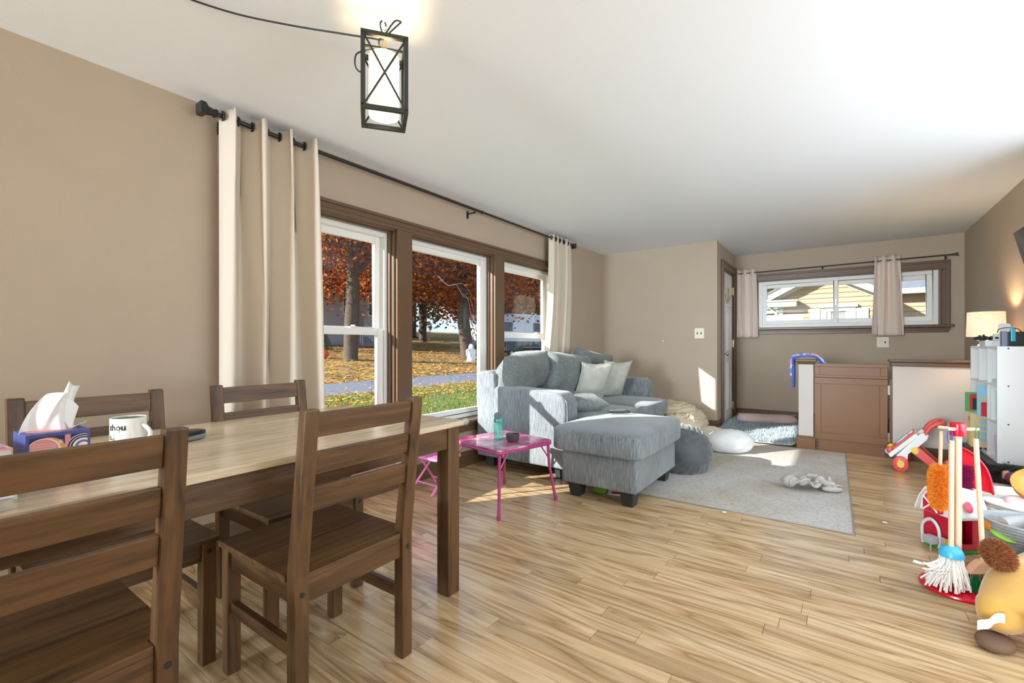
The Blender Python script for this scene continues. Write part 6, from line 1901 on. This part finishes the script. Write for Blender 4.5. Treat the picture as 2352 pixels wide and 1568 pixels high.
tree('maple_tree', 'orange maple further back behind the sunlit maple', gp(21.7, 24.8), 12, 0.34, (-1.5, 0.5, 5.2, 5.2, 4.4, 4.0), L_OR, 12000, 0.14, 3)
tree('maple_tree', 'yellow-leaved tree at the upper left of the left window', gp(15.0, 27.5), 14, 0.3, (-1.0, 0, 9.5, 4.8, 4.0, 5.0), L_YE, 6000, 0.18, 4)
tree('maple_tree', 'dark maroon tree seen through the right window', gp(31.5, 22.6), 13, 0.35, (-1.2, 0, 6.4, 4.6, 4.6, 5.2), L_PU, 9000, 0.18, 5)
tree('maple_tree', 'olive-brown tree behind the white house', gp(27, 42), 15, 0.4, (0, 0, 9, 7, 6, 6.5), L_OL, 6000, 0.26, 6)
tree('maple_tree', 'russet tree far behind the orange maples', gp(36, 40), 15, 0.4, (0, 0, 8.5, 7, 6, 7), L_RU, 6000, 0.26, 7)
tree('maple_tree', 'distant yellow-brown tree between the maples', gp(31, 33), 12, 0.35, (0, 0, 7, 5.5, 5, 5.5), L_OL, 5500, 0.22, 8)
tree('maple_tree', 'distant orange tree left of the picture window maple', gp(24.5, 34), 13, 0.35, (0, 0, 7, 5, 5, 6), L_OR, 5500, 0.22, 9)
tree('bare_tree', 'pale leafless tree against the sky in the right window', gp(43, 25.5), 13, 0.26, (0, 0, 8, 4.2, 4, 5), L_PU, 500, 0.15, 10, BARKG, fork=0.15, nb=22)
tree('maple_tree', 'distant maroon tree behind the trailer', gp(46, 37), 13, 0.4, (0, 0, 6.5, 7, 6, 5.5), L_PU, 5000, 0.26, 11)
tree('maple_tree', 'olive tree on the rise beyond the neighbouring porch', (44, 7.5, -0.2), 9, 0.35, (0, 0, 4.5, 5, 6, 3.8), L_OL, 4500, 0.22, 12, group='trees beyond the neighbours')
for k, (lb, xx, yy, lm) in enumerate((('russet tree in the woods at the far left', 20, 52, L_RU), ('olive tree in the woods left of centre', 29, 55, L_OL), ('orange-brown tree in the woods at centre', 40, 56, L_OR), ('olive tree in the woods right of centre', 50, 53, L_OL), ('maroon tree in the woods towards the right', 58, 47, L_PU), ('brown tree in the woods at the far right', 66, 44, L_RU), ('low olive tree behind the camper', 50, 30, L_OL))):
    tree('woodland_tree', lb, gp(xx, yy), 14, 0.4, (0, 0, 6.0, 6.5, 5, 6.0), lm, 3800, 0.36, 40 + k, group='woods at the top of the rise', nb=8)
# dead white branches reaching from the left maple side
t = thing('dead_branch', 'bare white dead branch hanging in the orange maple', 'branch', (17.2, 15.6, 3.3))
MB().tube(smooth_path([(-1.6, 0, 1.1), (-0.9, 0, 0.72), (-0.3, 0, 0.80), (0.2, 0, 0.30), (0.75, 0, 0.12), (1.1, 0, -0.55)], 5), [0.03 - 0.0010 * q for q in range(26)], 6).tube(smooth_path([(-0.6, 0, 0.75), (0.2, 0, 0.9), (0.9, 0, 0.4)], 5), [0.02 - 0.0015 * q for q in range(11)], 5).tube(smooth_path([(0.2, 0, 0.4), (0.7, 0.1, 0.15), (1.0, 0.1, -0.9)], 5), [0.018 - 0.0012 * q for q in range(11)], 5).build('limbs', mat('bleached_wood', srgb(170, 160, 152), 0.9), t, smooth=True)

# ------------------------------------------------------------------ white house across the street
HW, HD = mat('house_grey_white', srgb(186, 190, 202), 0.8), mat('house_roof_dark', srgb(84, 88, 98), 0.85, var=0.1, vscale=8)
hs2 = thing('white_house', 'pale grey two-storey house with a dark roof across the street', 'house', (15.5, 29.5, gz(29.5)))
MB().box((0, 0, -0.5), (8.5, 7, 4.2)).build('walls', HW, hs2)
for k in range(22):
    MB().box((-0.02, -0.03, 0.15 + 0.185 * k), (8.52, 0.0, 0.32 + 0.185 * k)).build('siding_board', HW, hs2)
MB().prism([(-0.4, 4.1), (3.5, 7.2), (7.4, 4.1), (7.3, 4.0), (3.5, 7.0), (-0.3, 4.0)], 0, -0.4, 8.9).build('roof', HD, hs2)
MB().prism([(0, 4.2), (3.5, 6.9), (7, 4.2)], 0, 0, 8.5).build('gable_wall', HW, hs2)
for xx, zz in ((1.2, 2.3), (4.4, 2.3), (1.2, 0.6), (6.6, 2.3)):
    f_ = MB().box((xx - 0.1, -0.06, zz - 0.1), (xx + 1.0, -0.03, zz + 1.4)).build('window_frame', WHITE_TRIM, hs2)
    MB().box((xx, -0.07, zz), (xx + 0.9, -0.06, zz + 1.3)).build('pane', mat('dark_house_glass', (0.06, 0.07, 0.09, 1), 0.1), f_)
for k in range(4):
    MB().box((5.0, -1.5 + 0.35 * k, -0.1), (6.2, -1.15 + 0.35 * k, 0.12 + 0.17 * k)).build('porch_step', mat('grey_step', srgb(150, 150, 156), 0.8), hs2)
for xx in (5.0, 6.2):
    MB().tube([(xx, -1.5, 0.95), (xx, -0.1, 1.55)], 0.04, 6).build('handrail', WHITE_TRIM, hs2)
    for k in range(6):
        MB().tube([(xx, -1.45 + 0.26 * k, 0.0 + 0.12 * k), (xx, -1.45 + 0.26 * k, 0.97 + 0.11 * k)], 0.025, 5).build('baluster', WHITE_TRIM, hs2)
MB().box((5.1, -0.08, 0.65), (6.1, -0.03, 2.6)).build('house_door', mat('house_door', srgb(150, 150, 160), 0.6), hs2)
# conical shrub, pumpkin, ghost
sp = thing('conical_shrub', 'small dark green conical shrub before the white house', 'shrub', gp(15.6, 25.2), group=None)
vs, fs = [], []
g = random.Random(77)
for k in range(2600):
    z = g.random() ** 1.3
    a = g.uniform(0, 2 * PI)
    r_ = 0.62 * (1 - z) * math.sqrt(g.uniform(0.6, 1)) + 0.03
    p = Vector((r_ * math.cos(a), r_ * math.sin(a), z * 1.5))
    u = Vector((math.cos(a), math.sin(a), 0.5)) * 0.07
    w = Vector((-math.sin(a), math.cos(a), 0)) * 0.025
    i = len(vs)
    vs += [tuple(p - w), tuple(p + w), tuple(p + u)]
    fs.append((i, i + 1, i + 2))
stuff(raw('foliage', vs, fs, L_GR, sp))
MB().tube([(0, 0, 0), (0, 0, 1.3)], [0.06, 0.02], 6).build('stem', BARK, sp)
pm = thing('pumpkin_decoration', 'round orange-red yard decoration beside the left tree trunk', 'decoration', gp(13.05, 21.0))
pm.scale = (0.7, 0.7, 0.7)
def pf(p):
    a = math.atan2(p.y, p.x)
    return Vector((p.x, p.y, p.z)) * (1 - 0.07 * abs(math.cos(4 * a)))
MB().ell((0, 0, 0.32), (0.36, 0.36, 0.32), 32, 14, f=pf).build('body', mat('pumpkin_orange', srgb(226, 84, 40), 0.5), pm, smooth=True)
MB().tube([(0, 0, 0.6), (0.03, 0, 0.72)], [0.05, 0.03], 6).build('stalk', BARK, pm)
gh = thing('ghost_decoration', 'white draped cloth hanging beside the sunlit maple trunk', 'decoration', (20.0, 17.3, 0.05))
MB().lathe([(0, 1.12), (0.10, 1.08), (0.15, 0.95), (0.15, 0.82), (0.20, 0.6), (0.24, 0.3), (0.27, 0.0)], 24, None).build('cloth', WPL, gh, smooth=True)
gv = bpy.data.objects[gh.children[0].name] if gh.children else None
for s2 in (-1, 1):
    MB().tube([(0.12 * s2, 0, 0.8), (0.36 * s2, 0, 0.72), (0.40 * s2, 0, 0.42)], [0.09, 0.07, 0.02], 8).build('sleeve', WPL, gh, smooth=True)
# second trunk dressed with a band is the farther maple; parked trailer and camper
tr_ = thing('flatbed_trailer', 'dark twin-axle trailer parked on the grass beyond the right window', 'trailer', (26.5, 18.0, gz(18.0)), (0, 0, R(-18)))
TDK = mat('trailer_dark', srgb(52, 62, 66), 0.6)
MB().box((-2.2, -0.9, 0.55), (2.6, 0.9, 0.75)).build('bed', TDK, tr_)
for y_ in (-0.9, 0.85):
    MB().box((-2.2, y_, 0.75), (2.6, y_ + 0.05, 1.15)).build('side_rail', TDK, tr_)
for xx in (-0.5, 0.4):
    for y_ in (-1.05, 0.9):
        w_ = MB().lathe([(0, -0.1), (0.3, -0.1), (0.34, -0.05), (0.34, 0.05), (0.3, 0.1), (0, 0.1)], 24).build('wheel', mat('tyre', (0.02, 0.02, 0.02, 1), 0.8), tr_, loc=(xx, y_ + 0.05, 0.34), rot=(PI / 2, 0, 0))
        MB().lathe([(0, 0.1), (0.15, 0.1), (0.13, 0.12), (0, 0.12)], 16).build('rim', CHROME, w_)
MB().box((-0.95, -1.2, 0.72), (0.85, -0.9, 0.76)).build('mudguard', mat('mudguard', srgb(150, 156, 160), 0.5), tr_)
rv = thing('camper', 'white camper box parked behind the dark trailer', 'camper', (31.5, 22.0, gz(22.0)), (0, 0, R(-18)))
MB().box((-4, -1.2, 0.6), (3.4, 1.2, 3.1)).build('body', mat('camper_white', srgb(206, 212, 222), 0.5), rv, bev=0.12)
MB().box((-4.01, -1.22, 1.2), (3.41, -1.19, 1.35)).build('stripe', TDK, rv)
for xx in (-2.6, 0.6):
    MB().box((xx, -1.23, 1.7), (xx + 1.1, -1.2, 2.4)).build('window', MATS['dark_house_glass'], rv)
for xx in (-1.4, -0.5):
    MB().lathe([(0, -0.1), (0.34, -0.1), (0.34, 0.1), (0, 0.1)], 20).build('wheel', MATS['tyre'], rv, loc=(xx, -1.1, 0.34), rot=(PI / 2, 0, 0))
MB().box((-3.6, -1.0, 0.3), (3.0, 1.0, 0.62)).build('chassis', TDK, rv)
# overhead wires
WIRE = mat('wire_dark', (0.03, 0.03, 0.04, 1), 0.6)
for lb, z_, yy in (('topmost overhead wire crossing the windows', 4.55, 14.4), ('middle overhead wire crossing the windows', 4.15, 14.5), ('lowest overhead wire crossing the windows', 3.75, 14.6)):
    P_ = [(-20 + 80 * k / 40, yy, z_ + 2.2 * ((k - 20) / 20) ** 2 * 0.6) for k in range(41)]
    tag(MB().tube(P_, 0.014, 5).build('overhead_wire', WIRE), lb, 'wire', 'overhead wires along the street')
for px_ in (-20.0, 60.0):
    t = thing('utility_pole', 'wooden utility pole at the %s end of the overhead wires' % ('left' if px_ < 0 else 'right'), 'pole', (px_, 14.5, gz(14.5)))
    MB().tube([(0, 0, 0), (0, 0, 8)], [0.16, 0.12], 10).build('shaft', BARK, t)
    MB().box((-0.06, -0.9, 6.6), (0.06, 0.9, 6.75)).build('cross_arm', BARK, t)

# ------------------------------------------------------------------ neighbour house behind the sliding window
NS = mat('peach_siding', srgb(178, 146, 116), 0.75, var=0.03, vscale=2)
NT = mat('neighbour_white', srgb(196, 192, 182), 0.6)
NR = mat('neighbour_roof', srgb(104, 106, 112), 0.9, var=0.12, vscale=12)
nh = thing('neighbour_house', 'peach clapboard house with a white-trimmed gable outside the sliding window', 'house', (13.0, 0, -0.16))
gz0 = 0.16
def rk(y):
    return 2.82 - 0.55 * abs(y - 0.36)
MB().prism([(1.24, 0.0), (-0.62, 0.0), (-0.62, rk(-0.62) + gz0), (0.36, 2.80 + gz0), (1.24, rk(1.24) + gz0)], 0, 0.05, 5.0).build('gable_block', NS, nh)
z = 1.2 + gz0
while z < 2.82 + gz0:
    zt = z + 0.112
    lim = (2.80 + gz0 - zt) / 0.55
    yl_, yr_ = 1.17, -0.62
    if zt > rk(1.17) + gz0:
        yl_ = min(yl_, 0.36 + lim)
    if zt > rk(-0.62) + gz0:
        yr_ = max(yr_, 0.36 - lim)
    if yl_ - yr_ > 0.1:
        MB().hexa([(0.022, yr_, z), (0.05, yr_, z), (0.05, yl_, z), (0.022, yl_, z)], [(0.045, yr_, zt), (0.05, yr_, zt), (0.05, yl_, zt), (0.045, yl_, zt)]).build('siding_board', NS, nh)
    z = zt
MB().box((0.9, -4.5, 0), (5.0, -0.62, 2.36 + gz0)).build('side_block', NS, nh)
z = 1.2 + gz0
while z < 2.3 + gz0:
    zt = z + 0.112
    MB().hexa([(0.872, -4.5, z), (0.9, -4.5, z), (0.9, -0.62, z), (0.872, -0.62, z)], [(0.895, -4.5, zt), (0.9, -4.5, zt), (0.9, -0.62, zt), (0.895, -0.62, zt)]).build('siding_board', NS, nh)
    z = zt
MB().box((0.0, 1.16, 0), (0.05, 1.27, 2.2 + gz0)).build('corner_board', NT, nh)
# rakes, soffit returns and roof
def rake(sgn, y_end, name, x0, x1, dz0, dz1, m):
    return MB().hexa([(x0, 0.36, 2.82 + gz0 + dz0), (x1, 0.36, 2.82 + gz0 + dz0), (x1, y_end, rk(y_end) + gz0 + dz0), (x0, y_end, rk(y_end) + gz0 + dz0)],
                     [(x0, 0.36, 2.82 + gz0 + dz1), (x1, 0.36, 2.82 + gz0 + dz1), (x1, y_end, rk(y_end) + gz0 + dz1), (x0, y_end, rk(y_end) + gz0 + dz1)]).build(name, m, nh)
for s2, ye in ((1, 1.46), (-1, -0.78)):
    rake(s2, ye, 'rake_board', -0.28, -0.24, -0.06, 0.10, NT)
    rake(s2, ye, 'soffit', -0.26, 0.05, -0.02, 0.0, NT)
    rake(s2, ye, 'frieze_board', 0.0, 0.05, -0.12, -0.02, NT)
    rake(s2, ye, 'roof_plane', -0.30, 5.0, 0.10, 0.16, NR)
MB().box((-0.28, 0.86, 2.02 + gz0), (0.05, 1.46, 2.14 + gz0)).build('eave_return', NT, nh, bev=0.01)
MB().box((-0.31, 0.83, 2.14 + gz0), (0.05, 1.50, 2.18 + gz0)).build('eave_cap', NT, nh, bev=0.01)
MB().tube([(-0.1, 1.47, 2.12 + gz0), (-0.1, 1.40, 2.0 + gz0), (-0.02, 1.30, 1.9 + gz0), (-0.02, 1.30, 0.0)], 0.035, 8).build('downspout', NT, nh, smooth=True)
MB().hexa([(0.55, -4.6, 2.30 + gz0), (3.5, -4.6, 3.7 + gz0), (3.5, -0.55, 3.7 + gz0), (0.55, -0.55, 2.30 + gz0)], [(0.55, -4.6, 2.38 + gz0), (3.5, -4.6, 3.78 + gz0), (3.5, -0.55, 3.78 + gz0), (0.55, -0.55, 2.38 + gz0)]).build('side_roof', NR, nh)
MB().box((0.53, -4.6, 2.26 + gz0), (0.57, -0.55, 2.38 + gz0)).build('fascia', NT, nh)
wn = MB().box((-0.01, 0.28, 1.1 + gz0), (0.05, 0.39, 1.97 + gz0)).box((-0.01, -0.27, 1.1 + gz0), (0.05, -0.16, 1.97 + gz0)).box((-0.01, -0.16, 1.88 + gz0), (0.05, 0.28, 1.97 + gz0)).build('window_frame', NT, nh)
MB().box((-0.06, -0.31, 1.97 + gz0), (0.05, 0.43, 2.04 + gz0)).build('window_head', NT, wn, bev=0.01)
MB().box((0.025, -0.16, 1.1 + gz0), (0.03, 0.28, 1.88 + gz0)).build('pane', mat('neighbour_glass', (0.24, 0.26, 0.25, 1), 0.08), wn)
MB().box((0.01, 0.19, 1.1 + gz0), (0.03, 0.28, 1.88 + gz0)).box((0.01, -0.16, 1.1 + gz0), (0.03, -0.08, 1.88 + gz0)).build('sash', NT, wn)
for ya, yb in ((0.40, 0.60), (-0.50, -0.28)):
    s3 = MB().box((-0.005, ya, 1.05 + gz0), (0.03, yb, 1.94 + gz0)).build('shutter', mat('grey_shutter', srgb(170, 178, 188), 0.7), nh)
    for k in range(11):
        MB().box((-0.012, ya + 0.02, 1.10 + gz0 + 0.072 * k), (-0.004, yb - 0.02, 1.15 + gz0 + 0.072 * k)).build('louvre', MATS['grey_shutter'], s3)
# blue-roofed porch further off
pq = thing('blue_roof_porch', 'porch with a blue metal roof seen past the neighbour gable', 'porch', (20.0, 2.0, -0.2))
MB().hexa([(0, -0.6, 2.62), (3, -0.6, 3.25), (3, 5, 3.25), (0, 5, 2.62)], [(0, -0.6, 2.68), (3, -0.6, 3.32), (3, 5, 3.32), (0, 5, 2.68)]).build('roof', mat('blue_metal_roof', srgb(112, 146, 176), 0.5), pq)
for k in range(12):
    MB().tube([(0, -0.55 + 0.48 * k, 2.70), (3, -0.55 + 0.48 * k, 3.34)], 0.02, 4).build('roof_seam', MATS['blue_metal_roof'], pq)
MB().box((0.0, -0.6, 2.5), (0.06, 5, 2.66)).build('fascia', NT, pq)
MB().box((1.6, -0.5, 0), (4, 5, 2.6)).build('wall', mat('porch_wall', srgb(120, 116, 110), 0.8), pq)
for k in range(4):
    MB().box((0.1, -0.45 + 1.6 * k, 0), (0.2, -0.35 + 1.6 * k, 2.55)).build('post', NT, pq)
MB().box((0.1, -0.45, 2.2), (0.18, 4.9, 2.32)).build('beam', NT, pq)
